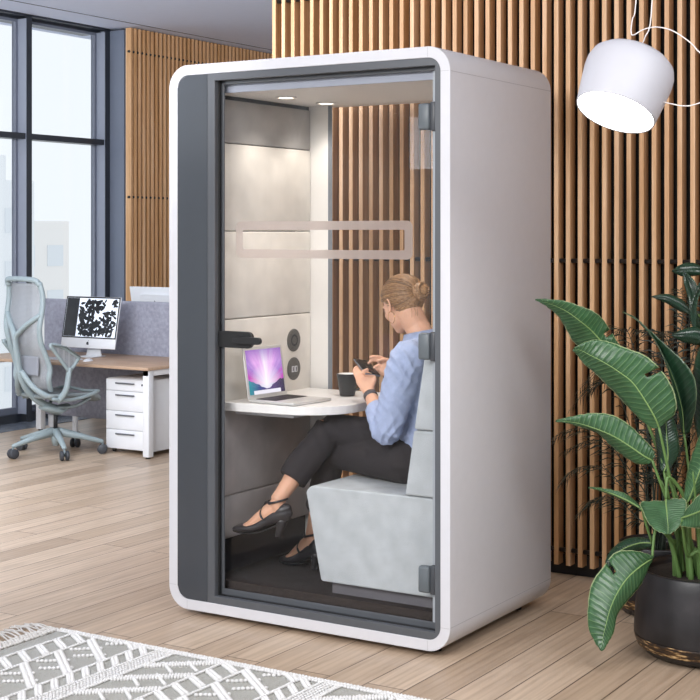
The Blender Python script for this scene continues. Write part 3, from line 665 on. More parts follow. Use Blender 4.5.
MB().tube(smooth_path([P(-0.25, 0.195, 0.99), P(-0.295, 0.11, 0.93), P(-0.315, 0.04, 0.875), P(-0.325, 0.0, 0.82), P(-0.30, 0.0, 0.66), P(-0.275, 0.0, 0.54), P(-0.20, 0.0, 0.43), P(-0.09, 0.0, 0.355), P(0.0, 0, 0.325)]), [(0.026, 0.018)]*49, 10).obj('spine', cg, tc)
MB().tube(smooth_path([P(-0.26, -0.195, 0.99), P(-0.297, -0.11, 0.93), P(-0.316, -0.04, 0.875), P(-0.325, 0.0, 0.82)]), 0.021, 10).obj('spine_branch', cg, tc)
for sg in (-1, 1):
    MB().tube(smooth_path([P(-0.29, 0.015*sg, 0.60), P(-0.25, 0.09*sg, 0.50), P(-0.19, 0.15*sg, 0.44), P(-0.10, 0.19*sg, 0.40)]), 0.020, 10).obj('back_support', cg, tc)
bg_ = []
bp = smooth_path([(f, z, wd) for (f, z), wd in zip(backp, [0.178, 0.196, 0.20, 0.192, 0.184, 0.19, 0.195, 0.19, 0.16])], 3)
for f, z, wd in bp: bg_.append([P(f - 0.035*(1-(v)**2), v*wd, z) for v in [-1+2*k/12 for k in range(13)]])
slab(MB(), bg_, F*0.0025).obj('back_mesh', cmesh, tc, weld=False)
lum = [[P(-0.262+0.012*math.cos((z-.66)*9) + 0.02*abs(v), v*0.13, z) for v in [-1+k/5 for k in range(11)]] for z in [0.57+0.012*k for k in range(12)]]
slab(MB(), lum, F*0.006).obj('lumbar_pad', mat('lumbar_grey', '8a8d95', 0.7), tc)
for sg in (-1, 1):
    h = MB().tube(smooth_path([P(-0.12, 0.20*sg, 0.395), P(-0.10, 0.262*sg, 0.47), P(-0.09, 0.28*sg, 0.56), P(-0.085, 0.285*sg, 0.63)]), [(0.024, 0.016)]*19, 10, up=tuple(F)).obj('arm_post', cg, tc)
    lp_ = smooth_path([P(-0.085, 0.285*sg, 0.60), P(-0.20, 0.285*sg, 0.74), P(-0.235, 0.285*sg, 0.79), P(-0.15, 0.285*sg, 0.775), P(-0.02, 0.285*sg, 0.70), P(-0.02, 0.285*sg, 0.675), P(-0.085, 0.285*sg, 0.60)], 5)
    MB().tube(lp_, 0.013, 8).obj('arm_frame', cg, h)
    MB()._add([Vector(p) + S*0.003 for p in lp_[:-1]] + [Vector(p) - S*0.003 for p in lp_[:-1]], [tuple(range(len(lp_)-1)), tuple(range(2*len(lp_)-3, len(lp_)-2, -1))]).obj('arm_web', cmesh, h, weld=False)
    MB().tube([P(-0.235, 0.285*sg, 0.795), P(-0.13, 0.285*sg, 0.775), P(-0.01, 0.285*sg, 0.70)], [(0.035, 0.006), (0.04, 0.006), (0.028, 0.006)], 12, up=(0, 0, 1), round_cap=True).obj('arm_pad', cgl, h)

# ---------------------------------------------------------------- rug
rg = thing('rug', 'cream knotted rug with raised diamond ropes and a fringed end', 'rug', (-0.3, -1.2, 0))
RX0, RX1, RY1, RY0 = -1.462, 0.906, -0.447, -2.0
MB().rbox(RX0, RX1, RY0, RY1, 0.0, 0.007, 0.003).obj('rug_weave', mat('rug_base', 'b9b8b1', 1.0, noise_amt=0.18, nscale=160, bump=1.0, bscale=260, stretch=(1, 3, 1)), rg)
ropes = MB(); _ico = None
def bead(p, dirv, r, ln):
    global _ico
    if _ico is None:
        bm = bmesh.new(); bmesh.ops.create_icosphere(bm, subdivisions=1, radius=1); _ico = ([v.co.copy() for v in bm.verts], [[v.index for v in f.verts] for f in bm.faces]); bm.free()
    d = Vector(dirv).normalized(); n = Vector((-d.y, d.x, 0))
    ropes._add([p + d*v.x*ln + n*v.y*r + Vector((0, 0, v.z*r*0.8)) for v in _ico[0]], _ico[1], True)
def rope(a, b, r=0.008, step=0.013, zz=0.011):
    a = Vector((a[0], a[1], zz)); b = Vector((b[0], b[1], zz)); n = max(1, int((b-a).length/step)); d = b-a
    for k in range(n+1):
        p = a.lerp(b, k/n); bead(p + Vector((random.uniform(-.0008, .0008), random.uniform(-.0008, .0008), random.uniform(-.0006, .0006))), d, r, step*0.62)
rope((RX0+0.008, RY1-0.008), (RX1, RY1-0.008), 0.009)
rope((RX0+0.008, RY1-0.026), (RX1, RY1-0.026), 0.008)
def strand(x0, y0, x1, y1, r, st=0.011):
    if min(y0, y1) < RY0+0.02 or max(y0, y1) > RY1-0.02:
        ts = [t/20 for t in range(21) if RY0+0.02 < y0+(y1-y0)*t/20 < RY1-0.022]
        if len(ts) < 2: return
        x0, y0, x1, y1 = x0+(x1-x0)*ts[0], y0+(y1-y0)*ts[0], x0+(x1-x0)*ts[-1], y0+(y1-y0)*ts[-1]
    rope((x0, y0), (x1, y1), r, st)
def line(x): rope((x, RY1-0.02), (x, RY0+0.02), 0.0072, 0.013)
def ladder(x0, x1, step=0.093):
    line(x0); line(x1); y = RY1-0.03
    while y > RY0: 
        for o_ in (0, 0.017): strand(x0+0.016, y-o_, x1-0.014, y-0.055-o_, 0.0098, 0.010)
        y -= step
def lattice(x0, x1, sg):
    y = RY1+0.12 if sg > 0 else RY1-0.02; w_ = x1-x0
    while y > RY0-0.2:
        a_, b_ = (x0+0.01, x1-0.01) if sg > 0 else (x1-0.01, x0+0.01)
        for o_ in (0, 0.022): strand(a_, y-o_, b_, y-0.165-o_, 0.0118, 0.0105)
        for q in (0.22, 0.56):
            xa = a_+(b_-a_)*q; ya = y-0.165*q-0.05
            strand(xa - 0.006*sg, ya, xa+0.085*sg, ya-0.085+0.115, 0.0088, 0.013) if False else strand(xa-0.03*sg, ya-0.045, xa+0.055*sg, ya+0.030-0.01, 0.0088, 0.0145)
        y -= 0.175
def knots(x0, x1):
    x = x0
    while x < x1: rope((x, RY1-0.03), (x, RY0+0.02), 0.0066, 0.0165); x += 0.0155
x = RX0+0.085; sg = 1
while x < RX1-0.5:
    ladder(x, x+0.115) ; lattice(x+0.115, x+0.335, sg); ladder(x+0.335, x+0.42, 0.077); knots(x+0.437, x+0.485)
    line(x+0.495); lattice(x+0.495, x+0.715, -sg); x += 0.715
ladder(x, x+0.115)
ropes.obj('rope_pattern', mat('rug_rope', 'dcdbda', 0.95, noise_amt=0.04, nscale=60), rg, weld=False)
fr = MB(); y = RY1-0.01; rnd = random.Random(3)
for k in range(3):
    for q in range(100): 
        yy = RY1-0.012-q*0.0155; fr.ball((RX0-0.012-k*0.02+rnd.uniform(-.003, .003), yy+rnd.uniform(-.003, .003), 0.009), (0.011, 0.0075, 0.007), 8, 5)
while y > RY0+0.02:
    for q in range(2):
        a = Vector((RX0-0.055, y+rnd.uniform(-.006, .006), 0.010)); dy = rnd.uniform(-0.015, 0.075); ln = rnd.uniform(0.12, 0.155)
        fr.tube(smooth_path([tuple(a), (a.x-ln*.4, a.y+dy*.3, 0.012+rnd.uniform(0, .012)), (a.x-ln*.75, a.y+dy*.8, 0.007+rnd.uniform(0, .006)), (a.x-ln, a.y+dy, 0.0035)], 3), 0.0028, 5)
    y -= 0.024
fo = fr.obj('fringe', mat('rug_fringe', 'c9c6c2', 0.95), rg, weld=False); fo['kind'] = 'stuff'
# ---------------------------------------------------------------- the seated woman
def V(*a): return Vector(a)
def remesh(mb, name, voxel, m, parent, smooth=4, disp=None, sub=0):
    o = mb.obj(name, m, parent)
    r = o.modifiers.new('r', 'REMESH'); r.mode = 'VOXEL'; r.voxel_size = voxel; r.use_smooth_shade = True
    if smooth: s = o.modifiers.new('s', 'SMOOTH'); s.factor = 0.5; s.iterations = smooth
    dg = bpy.context.evaluated_depsgraph_get(); dg.update()
    me = bpy.data.meshes.new_from_object(o.evaluated_get(dg)); o.modifiers.clear(); old = o.data; o.data = me
    if not me.materials: me.materials.append(m)
    if disp:
        ns = [v.normal.copy() for v in me.vertices]; org = parent_world(parent)
        for v, n in zip(me.vertices, ns): v.co += n*disp(v.co + org)
    me.polygons.foreach_set('use_smooth', [True]*len(me.polygons)); me.update()
    return o
skin = mat('skin', 'dba98c', 0.5, noise_amt=0.03, nscale=30)
skin.node_tree.nodes['Principled BSDF'].inputs['Subsurface Weight'].default_value = 0.12
skin.node_tree.nodes['Principled BSDF'].inputs['Subsurface Radius'].default_value = (0.02, 0.008, 0.004)
person = thing('person', 'woman in a blue shirt and black trousers sitting in the booth with a phone', 'person', (-0.38, 0.44, 0.56))
HC = V(-0.447, 0.44, 1.262)
pit = R(27); Hf = V(-math.cos(pit), 0.36, -math.sin(pit)).normalized(); Hs = V(0, 0, 1).cross(Hf).normalized(); Hu = Hf.cross(Hs).normalized()
if Hu.z < 0: Hu = -Hu
Hs = V(0, -1, 0) if Hs.y > 0 else Hs   # her left, towards the camera
Hs = (Hs - Hf*Hs.dot(Hf)).normalized(); Hu = Hf.cross(Hs); Hu = Hu if Hu.z > 0 else -Hu
HM = LM(HC, Hf, Hs, Hu)          # local x forward, y her left, z up
b = MB()
# head
b.ball((0, 0, 0), 1, 28, 20); b.v = []; b.f = []; b.sm = []; b.mi = []
def hball(c, r, rot=None):
    Mx = HM @ Matrix.Translation(c) @ (rot or Matrix.Identity(4)) @ Matrix.Diagonal((r[0], r[1], r[2], 1))
    bm = bmesh.new(); bmesh.ops.create_uvsphere(bm, u_segments=28, v_segments=18, radius=1); b.bm(bm, Mx)
hball((-0.008, 0, 0.022), (0.092, 0.073, 0.083))
hball((0.030, 0, -0.012), (0.055, 0.062, 0.080))
hball((0.040, 0, -0.055), (0.040, 0.048, 0.050))
hball((0.056, 0, -0.088), (0.022, 0.026, 0.020))
hball((0.020, 0, -0.062), (0.052, 0.052, 0.030), Matrix.Rotation(R(25), 4, 'Y'))
for sg in (-1, 1): hball((0.058, 0.030*sg, -0.028), (0.024, 0.022, 0.020)); hball((0.066, 0.026*sg, 0.012), (0.018, 0.026, 0.007))
b.tube([HM @ V(0.080, 0, 0.004), HM @ V(0.092, 0, -0.014), HM @ V(0.101, 0, -0.032), HM @ V(0.090, 0, -0.040)], [(0.007, 0.006), (0.008, 0.008), (0.013, 0.011), (0.010, 0.006)], 12, up=tuple(Hf), round_cap=True)
b.tube([HM @ V(0.074, -0.020, -0.060), HM @ V(0.085, -0.008, -0.058), HM @ V(0.087, 0, -0.059), HM @ V(0.085, 0.008, -0.058), HM @ V(0.074, 0.020, -0.060)], [0.004, 0.0055, 0.005, 0.0055, 0.004], 8)
b.tube([HM @ V(0.074, -0.016, -0.068), HM @ V(0.083, 0, -0.069), HM @ V(0.074, 0.016, -0.068)], [0.004, 0.006, 0.004], 8)
for sg in (-1, 1):   # ears
    e = [(0.006, 0.072, 0.016), (-0.006, 0.080, 0.022), (-0.018, 0.084, 0.014), (-0.019, 0.083, -0.004), (-0.010, 0.079, -0.020), (0.000, 0.074, -0.030), (0.006, 0.071, -0.022), (0.005, 0.071, -0.006)]
    b.tube([HM @ V(x, y*sg, z-0.006) for x, y, z in e], 0.0042, 8, closed=True)
    b.tube([HM @ V(-0.006, 0.074*sg, 0.004), HM @ V(-0.006, 0.074*sg, -0.022)], (0.010), 8, round_cap=True) if False else hball((-0.005, 0.073*sg, -0.008), (0.011, 0.004, 0.020))
# neck and torso
NB = V(-0.356, 0.44, 1.125)
b.tube([V(-0.335, 0.44, 1.06), NB, V(-0.385, 0.44, 1.175), HM @ V(-0.018, 0, -0.045), HM @ V(-0.01, 0, -0.01)], [(0.085, 0.07), (0.052, 0.054), (0.048, 0.052), (0.052, 0.056), (0.05, 0.05)], 20, up=(1, 0, 0))
torso_c = [(-0.365, 0.44, 0.615), (-0.362, 0.44, 0.66), (-0.335, 0.44, 0.74), (-0.330, 0.44, 0.82), (-0.340, 0.44, 0.91), (-0.345, 0.44, 1.00), (-0.345, 0.44, 1.06), (-0.345, 0.44, 1.10)]
torso_r = [(0.13, 0.095), (0.165, 0.105), (0.135, 0.088), (0.120, 0.080), (0.135, 0.092), (0.155, 0.098), (0.150, 0.075), (0.085, 0.055)]
tt = smooth_path([c + r for c, r in zip(torso_c, torso_r)], 3)
b.tube([q[:3] for q in tt], [(q[3], q[4]) for q in tt], 28, up=(1, 0, 0))
SL, SR = V(-0.335, 0.275, 1.055), V(-0.365, 0.600, 1.050)
EL, ER = V(-0.400, 0.232, 0.772), V(-0.425, 0.640, 0.800)
WL, WR = V(-0.562, 0.372, 0.897), V(-0.535, 0.530, 0.965)
def limb(mb, pts, rad, n=16, k=4, up=None): 
    q = smooth_path([tuple(p) + (r if isinstance(r, tuple) else (r, r)) for p, r in zip(pts, rad)], k); mb.tube([x[:3] for x in q], [(x[3], x[4]) for x in q], n, up=up, round_cap=True)
for S0, E0, W0_ in ((SL, EL, WL), (SR, ER, WR)):
    limb(b, [S0, S0.lerp(E0, .5), E0], [0.048, 0.042, 0.036]); limb(b, [E0, E0.lerp(W0_, .3), W0_.lerp(E0, 0.12), W0_], [0.036, 0.040, 0.026, 0.0235])
# legs
HL, HR = V(-0.375, 0.365, 0.650), V(-0.375, 0.515, 0.655)
KL, KR = V(-0.765, 0.405, 0.632), V(-0.742, 0.345, 0.752)
AL, AR = V(-0.872, 0.425, 0.285), V(-0.859, 0.148, 0.472)
for H0, K0, A0 in ((HL, KL, AL), (HR, KR, AR)):
    limb(b, [H0, H0.lerp(K0, .5), K0], [0.085, 0.068, 0.050]); limb(b, [K0, K0.lerp(A0, .3), A0.lerp(K0, .2), A0], [0.050, 0.052, 0.034, 0.030])
# feet in a local frame: x to the toe, z up
def foot_frame(o, f): f = Vector(f).normalized(); s = V(0, 0, 1).cross(f).normalized(); return LM(Vector(o), f, s, f.cross(s))
FR = foot_frame((-0.803, 0.157, 0.327), (-0.985, -0.12, 0.02)); FL = foot_frame((-0.812, 0.41, 0.142), (-0.97, 0.24, 0.0))
def foot(mb, Fm, ank):
    q = [(0.045, 0.115, 0.024, 0.026), (0.07, 0.112, 0.027, 0.034), (0.10, 0.092, 0.030, 0.033), (0.14, 0.062, 0.034, 0.027), (0.18, 0.032, 0.038, 0.020), (0.215, 0.018, 0.034, 0.014), (0.235, 0.014, 0.024, 0.010)]
    mb.tube([Fm @ V(x, 0, z) for x, z, a, c in q], [(a, c) for x, z, a, c in q], 18, up=tuple(Fm.to_3x3() @ V(0, 0, 1)), round_cap=True)
    limb(mb, [ank, Fm @ V(0.058, 0, 0.125), Fm @ V(0.050, 0, 0.098)], [0.030, 0.031, 0.027])
foot(b, FL, AL); foot(b, FR, AR)
# hands: palm, four fingers and a thumb as bent chains
def hand(mb, wrist, palm_end, side, fingers, thumb, pr=(0.036, 0.014)):
    n_ = (palm_end - wrist).cross(side).normalized()
    mb.tube([wrist, wrist.lerp(palm_end, 0.35), wrist.lerp(palm_end, .8), palm_end], [(0.022, 0.018), (0.030, 0.016), (0.038, 0.0135), (0.036, 0.011)], 14, up=tuple(n_), round_cap=True)
    for ch_ in fingers: limb(mb, ch_, [0.0088, 0.0080, 0.0074, 0.0062][:len(ch_)], 10, 3)
    limb(mb, thumb, [0.0125, 0.0100, 0.0088, 0.0070][:len(thumb)], 10, 3)
# phone frame
PC = V(-0.622, 0.450, 0.992); pl = V(-0.74, 0.56, 0.34).normalized(); pn = V(0.45, -0.10, 0.88); pn = (pn - pl*pn.dot(pl)).normalized(); ps = pn.cross(pl).normalized()
if ps.y > 0: ps = -ps       # towards the camera side
PM = LM(PC, pl, ps, pn)
# left hand cradles the phone from below on the camera side
PEL = V(-0.606, 0.400, 0.958); hsd = V(0.84, 0.50, 0.10); hup = (PEL - WL).normalized(); hsd = (hsd - hup*hsd.dot(hup)).normalized()
fl = []
for i, (u, ln) in enumerate(((-0.030, 0.9), (-0.011, 1.05), (0.009, 1.0), (0.028, 0.85))):
    r0 = PEL + hsd*u*0.85; pu = u*1.0 + 0.005
    e1 = PM @ V(-pu+0.006, 0.040, -0.012); e1 = r0.lerp(e1, 0.65) + V(-0.004, -0.004, 0)
    fl.append([r0 - hup*0.012, e1, PM @ V(-pu+0.008, 0.020, -0.0125), PM @ V(-pu+0.010, -0.008*ln, -0.0125)])
hand(b, WL, PEL, hsd, fl, [WL.lerp(PEL, .35) + hsd*0.018, PEL + hsd*0.040 - hup*0.012, PM @ V(-0.060, 0.042, 0.000), PM @ V(-0.050, 0.020, 0.0125)])
# right hand hovers over the screen, index finger pointing
PR = WR + (V(-0.605, 0.500, 1.012) - WR)*0.62
dr_ = (V(-0.63, 0.468, 1.012) - WR).normalized(); sR = V(0.15, 0.35, 0.92); sR = (sR - dr_*sR.dot(dr_)).normalized()
fr_ = [[PR + sR*0.026, PR + sR*0.030 + dr_*0.026, PR + sR*0.032 + dr_*0.048 + V(0, -0.006, -0.006), PR + sR*0.030 + dr_*0.066 + V(0, -0.012, -0.014)],
       [PR + sR*0.010, PR + sR*0.013 + dr_*0.026, PR + sR*0.008 + dr_*0.050, PR + sR*0.000 + dr_*0.066 + V(0, -0.004, -0.012)],
       [PR - sR*0.008, PR - sR*0.006 + dr_*0.022, PR - sR*0.014 + dr_*0.032 + V(0, -0.012, -0.006), PR - sR*0.020 + dr_*0.022 + V(0, -0.022, -0.008)],
       [PR - sR*0.024, PR - sR*0.022 + dr_*0.018, PR - sR*0.028 + dr_*0.024 + V(0, -0.012, -0.004), PR - sR*0.030 + dr_*0.014 + V(0, -0.020, -0.006)]]
hand(b, WR, PR, sR, fr_, [WR + dr_*0.02 + sR*0.016, PR*0.5 + WR*0.5 + sR*0.036 + V(0, -0.012, 0), PR + sR*0.036 + V(0.004, -0.024, -0.002), PR + sR*0.024 + dr_*0.022 + V(0.004, -0.034, -0.006)])
body = remesh(b, 'body', 0.0034, skin, person, 3)
# eyes, brows, lips
for sg in (-1, 1):
    e = MB(); e.ball(HM @ V(0.067, 0.031*sg, -0.003), 0.0125, 16, 12); eo = e.obj('eye', mat('eye_white', 'ece8e4', 0.2) if sg < 0 else bpy.data.materials['eye_white'], person)
    dn = (Hf*0.9 - Hu*0.45).normalized(); c = HM @ V(0.067, 0.031*sg, -0.003)
    MB().ball(c + dn*0.0088, 0.0048, 12, 8).obj('iris', mat('iris_brown', '4a3424', 0.2) if sg < 0 else bpy.data.materials['iris_brown'], eo)
    MB().tube([HM @ V(0.079, 0.016*sg, 0.020), HM @ V(0.077, 0.030*sg, 0.025), HM @ V(0.066, 0.046*sg, 0.020)], [0.0016, 0.0024, 0.0012], 6).obj('eyebrow', mat('brow_brown', '7a5a3c', 0.8) if sg < 0 else bpy.data.materials['brow_brown'], person)
MB().tube([HM @ V(0.076, -0.019, -0.062), HM @ V(0.0895, 0, -0.0610), HM @ V(0.076, 0.019, -0.062)], [0.002, 0.0048, 0.002], 8).obj('lips', mat('lip_rose', 'b8695f', 0.4), person)
# hair: cap, strands swept back into a bun
def hair_mat():
    t = NT('blond_hair'); v = t.coords((60, 260, 260)); n = t.add('ShaderNodeTexNoise', i_Scale=1.0, i_Detail=3.0); t.link(v, n.inputs['Vector'])
    t.link(t.ramp(n.outputs['Fac'], [(0.3, col('7d5a3c')), (0.5, col('a17c57')), (0.7, col('bf9a70'))]), t.b.inputs['Base Color'])
    ge = t.add('ShaderNodeNewGeometry'); m = t.add('ShaderNodeMix', data_type='RGBA', blend_type='MULTIPLY'); m.inputs['Factor'].default_value = 1
    lk = t.b.inputs['Base Color'].links[0].from_socket; t.link(lk, m.inputs[6]); t.link(t.ramp(ge.outputs['Random Per Island'], [(0, (0.55, 0.52, 0.5, 1)), (1, (1.15, 1.12, 1.1, 1))]), m.inputs[7]); t.link(m.outputs[2], t.b.inputs['Base Color'])
    t.b.inputs['Roughness'].default_value = 0.42; return t.m
hm_ = hair_mat()
BUN = V(-0.112, -0.004, -0.002)
hcc = V(-0.010, 0, 0.024); hr = (0.096, 0.078, 0.087)
def hs_(d, off=0.0):
    d = Vector(d).normalized(); return hcc + V(d.x*(hr[0]+off), d.y*(hr[1]+off), d.z*(hr[2]+off))
cap = MB(); bm = bmesh.new(); bmesh.ops.create_uvsphere(bm, u_segments=40, v_segments=28, radius=1)
dele = []
for v in bm.verts:
    d = v.co.normalized(); ok = d.z > -0.78*max(0, 1) and (d.x < 0.42 + 0.45*max(d.z, 0) or d.z > 0.70) and not (d.x > 0.00 and d.z < -0.05) and d.z > (-0.62 if d.x < -0.2 else -0.2)
    if not ok: dele.append(v)
    v.co = hs_(d, -0.002)
bmesh.ops.delete(bm, geom=dele, context='VERTS')
cap.bm(bm, HM); co = cap.obj('hair', hm_, person)
sm = co.modifiers.new('t', 'SOLIDIFY'); sm.thickness = 0.006; sm.offset = -0.5
st_ = MB(); rnd = random.Random(11)
bd = Vector(((BUN.x-hcc.x)/hr[0], 0, (BUN.z-hcc.z)/hr[2])).normalized()
for k in range(210):
    a = 2*PI*k/210 + rnd.uniform(-.01, .01)          # start on the hairline, angle round the bun axis
    ax = -bd; e1 = V(0, 1, 0); e2 = ax.cross(e1)
    ring_d = e1*math.cos(a) + e2*math.sin(a)         # e2 up or down
    upness = ring_d.z
    spread = R(132) if upness > 0.2 else (R(100) + R(32)*(upness+1)/1.2 if upness > -1 else R(60))
    if upness < -0.15: spread = R(52) + R(55)*max(0, (upness+1)/0.85)
    spread *= rnd.uniform(0.86, 1.02)
    pts = []
    for q in range(9):
        th_ = spread*(1-q/8)*1.0 + R(12)*(q/8); d = bd*math.cos(th_) + ring_d*math.sin(th_)
        tw = 0.10*math.sin(q/8*PI)*rnd.uniform(0.6, 1.2)
        d = d + V(0, 0, tw*0.3)
        pts.append(tuple(HM @ hs_(d, 0.0005 + 0.0015*math.sin(k*1.7) + (0.002 if q > 5 else 0))))
    st_.tube(smooth_path(pts, 2), [(0.0052, 0.0026)]*len(smooth_path(pts, 2)), 5, up=None)
so = st_.obj('hair_strands', hm_, co, weld=False)
bu = MB()
for k in range(26):
    ph = rnd.uniform(0, 2*PI); tl = rnd.uniform(-.6, .6); rr = rnd.uniform(0.020, 0.033); pts = []
    nn = Vector((1, tl, rnd.uniform(-.6, .6))).normalized(); t1 = nn.orthogonal().normalized(); t2 = nn.cross(t1)
    for q in range(15):
        a = ph + q/14*2*PI*0.85; pts.append(HM @ (BUN + V(-0.012, 0, 0) + t1*math.cos(a)*rr + t2*math.sin(a)*rr + nn*rnd.uniform(-.004, .004)))
    bu.tube(pts, 0.0058, 6)
bu.ball(HM @ (BUN + V(-0.012, 0, 0)), 0.026, 14, 10); bu.obj('hair_bun', hm_, co, weld=False)
wi = MB()
for k in range(5):
    y0 = rnd.uniform(-0.03, 0.05); p0 = V(-0.085, y0, -0.035); wi.tube(smooth_path([tuple(HM @ (p0 + V(0.004, 0, 0.02))), tuple(HM @ p0), tuple(HM @ (p0 + V(-0.004+rnd.uniform(-.008, .004), rnd.uniform(-.006, .006), -0.03))), tuple(HM @ (p0 + V(0.002+rnd.uniform(-.01, .01), rnd.uniform(-.01, .01), -0.058)))], 3), 0.0008, 4)
wi.obj('loose_hair', hm_, co, weld=False)
er = HM @ V(-0.001, 0.078, -0.060)
MB().tube([er + Hf*math.cos(q/24*2*PI)*0.021 + Hu*math.sin(q/24*2*PI)*0.024 for q in range(24)], 0.0009, 6, closed=True).obj('earring', mat('gold', 'd9b27c', 0.25, metal=1.0), person)
# wrist band
dw_ = (EL - WL).normalized()
MB().tube([WL + dw_*0.008, WL + dw_*0.030], [(0.0285, 0.0285)]*2, 24).obj('wrist_band', mat('band_grey', '4b4648', 0.55), person)

# shirt
sh_ = MB(); g = 0.012
tt = [(-0.372, 0.44, 0.640, 0.165, 0.112)] + [c + (r[0]+g, r[1]+g) for c, r in zip(torso_c[2:7], torso_r[2:7])] + [(-0.338, 0.44, 1.095, 0.100, 0.068)]
q = smooth_path(tt, 4); sh_.tube([x[:3] for x in q], [(x[3], x[4]) for x in q], 36, up=(1, 0, 0))
for S0, E0, W0_, c0 in ((SL, EL, WL, V(-0.335, 0.40, 1.075)), (SR, ER, WR, V(-0.34, 0.48, 1.075))):
    limb(sh_, [c0, S0.lerp(c0, 0.45)+V(0, 0, .004), S0 + V(0, 0, -0.006), S0.lerp(E0, .35), S0.lerp(E0, .7), E0], [0.055, 0.062, 0.070, 0.070, 0.064, 0.056], 24)
    limb(sh_, [E0.lerp(S0, .12), E0, E0.lerp(W0_, .25), E0.lerp(W0_, .5), E0.lerp(W0_, .60)], [0.048, 0.056, 0.055, 0.047, 0.043], 24)
def wr(p):
    a = noise.noise(V(p.x*16, p.y*16, p.z*11))*0.0035 + noise.noise(V(p.x*34+5, p.y*34, p.z*22))*0.0022
    d = abs(math.sin((p.x*0.75 + p.z*0.55 + p.y*.35)*85 + 4.5*noise.noise(p*8)))
    el = max(math.exp(-((p - EL).length/0.075)**2), math.exp(-((p - (SL+V(0.02, 0, -.06))).length/0.07)**2)*0.8)
    a += (0.55 - abs(math.sin((p.x*1.0 - p.z*0.55)*105 + 2*noise.noise(p*14))))*0.0075*el
    m_ = max(0, noise.noise(p*7 + V(3, 1, 2)))
    return a*1.3 + (0.5-d)*0.015*(0.25+m_)
fab = mat('blue_shirt', 'a3b0cf', 0.85, noise_amt=0.05, nscale=70, bump=0.25, bscale=900)
shirt = remesh(sh_, 'shirt', 0.0045, fab, person, 3, wr)
# collar, cuffs, placket
cl_ = []
for i in range(33):
    a = R(-155 + 310*i/32) + PI   # open at the front
    row = []
    for (rr, hh, xs) in ((0.064, -0.022, 0), (0.060, 0.012, -0.006), (0.058, 0.026, -0.012), (0.066, 0.028, -0.013), (0.079, 0.000, -0.006), (0.087, -0.020, 0.0)):
        row.append(NB + V(0.002 + xs - math.cos(a)*rr, math.sin(a)*rr*0.98, hh - 0.006 - 0.25*(-math.cos(a)*rr)*(-1)*0.9))
    cl_.append(row)
slab(MB(), cl_, V(0, 0, 0.0018)).obj('collar', fab, shirt)
for E0, W0_ in ((EL, WL), (ER, WR)):
    d = (W0_-E0).normalized(); c = E0.lerp(W0_, 0.575)
    q = [(c - d*0.045, 0.0475), (c - d*0.043, 0.0495), (c, 0.0455), (c + d*0.006, 0.0435), (c + d*0.002, 0.0405), (c-d*0.02, 0.041)]
    MB().tube([x[0] for x in q], [x[1] for x in q], 28, cap=False).obj('cuff', fab, shirt)
# trousers
tr = MB(); tf = mat('black_trousers', '2a2629', 0.9, noise_amt=0.03, nscale=30)
q = smooth_path([(-0.372, 0.44, 0.582, 0.140, 0.085), (-0.372, 0.44, 0.625, 0.178, 0.118), (-0.366, 0.44, 0.675, 0.178, 0.118), (-0.352, 0.44, 0.725, 0.155, 0.104)], 4)
tr.tube([x[:3] for x in q], [(x[3], x[4]) for x in q], 32, up=(1, 0, 0))
limb(tr, [HL + V(0.01, -.005, -0.01), HL.lerp(KL, .25)+V(0, -.012, 0.0), HL.lerp(KL, .6)+V(0, -.010, 0.004), KL + V(0, 0, 0.004)], [(0.092, 0.095), (0.088, 0.088), (0.074, 0.074), 0.062], 24)
limb(tr, [HR + V(0, 0, 0.0), HR.lerp(KR, .3) + V(0, 0, 0.008), HR.lerp(KR, .7) + V(0, 0, 0.006), KR], [0.094, 0.086, 0.070, 0.061], 24)
hL = KL.lerp(AL, .66); hR = KR.lerp(AR, .72)
limb(tr, [KL, KL.lerp(AL, .3), hL], [0.060, 0.060, 0.056], 24)
q = smooth_path([tuple(KR + V(0.005, 0.0, 0.0)) + (0.059,), tuple(KR.lerp(AR, .22)+V(0.008, .0, -0.004)) + (0.064,), tuple(KR.lerp(AR, .5)) + (0.063,), tuple(hR) + (0.060,)], 5)
tr.tube([x[:3] for x in q], [x[3] for x in q], 28)
def wt(p):
    a = noise.noise(V(p.x*12, p.y*12, p.z*12))*0.004
    k_ = math.exp(-((p - V(-0.44, 0.40, 0.70)).length/0.12)**2); k2 = math.exp(-((p - V(-0.74, 0.36, 0.72)).length/0.09)**2)
    return a + (k_+k2)*0.004*math.sin((p.x*1.3+p.z*.7+p.y)*75)
trs = remesh(tr, 'trousers', 0.005, tf, person, 4, wt)
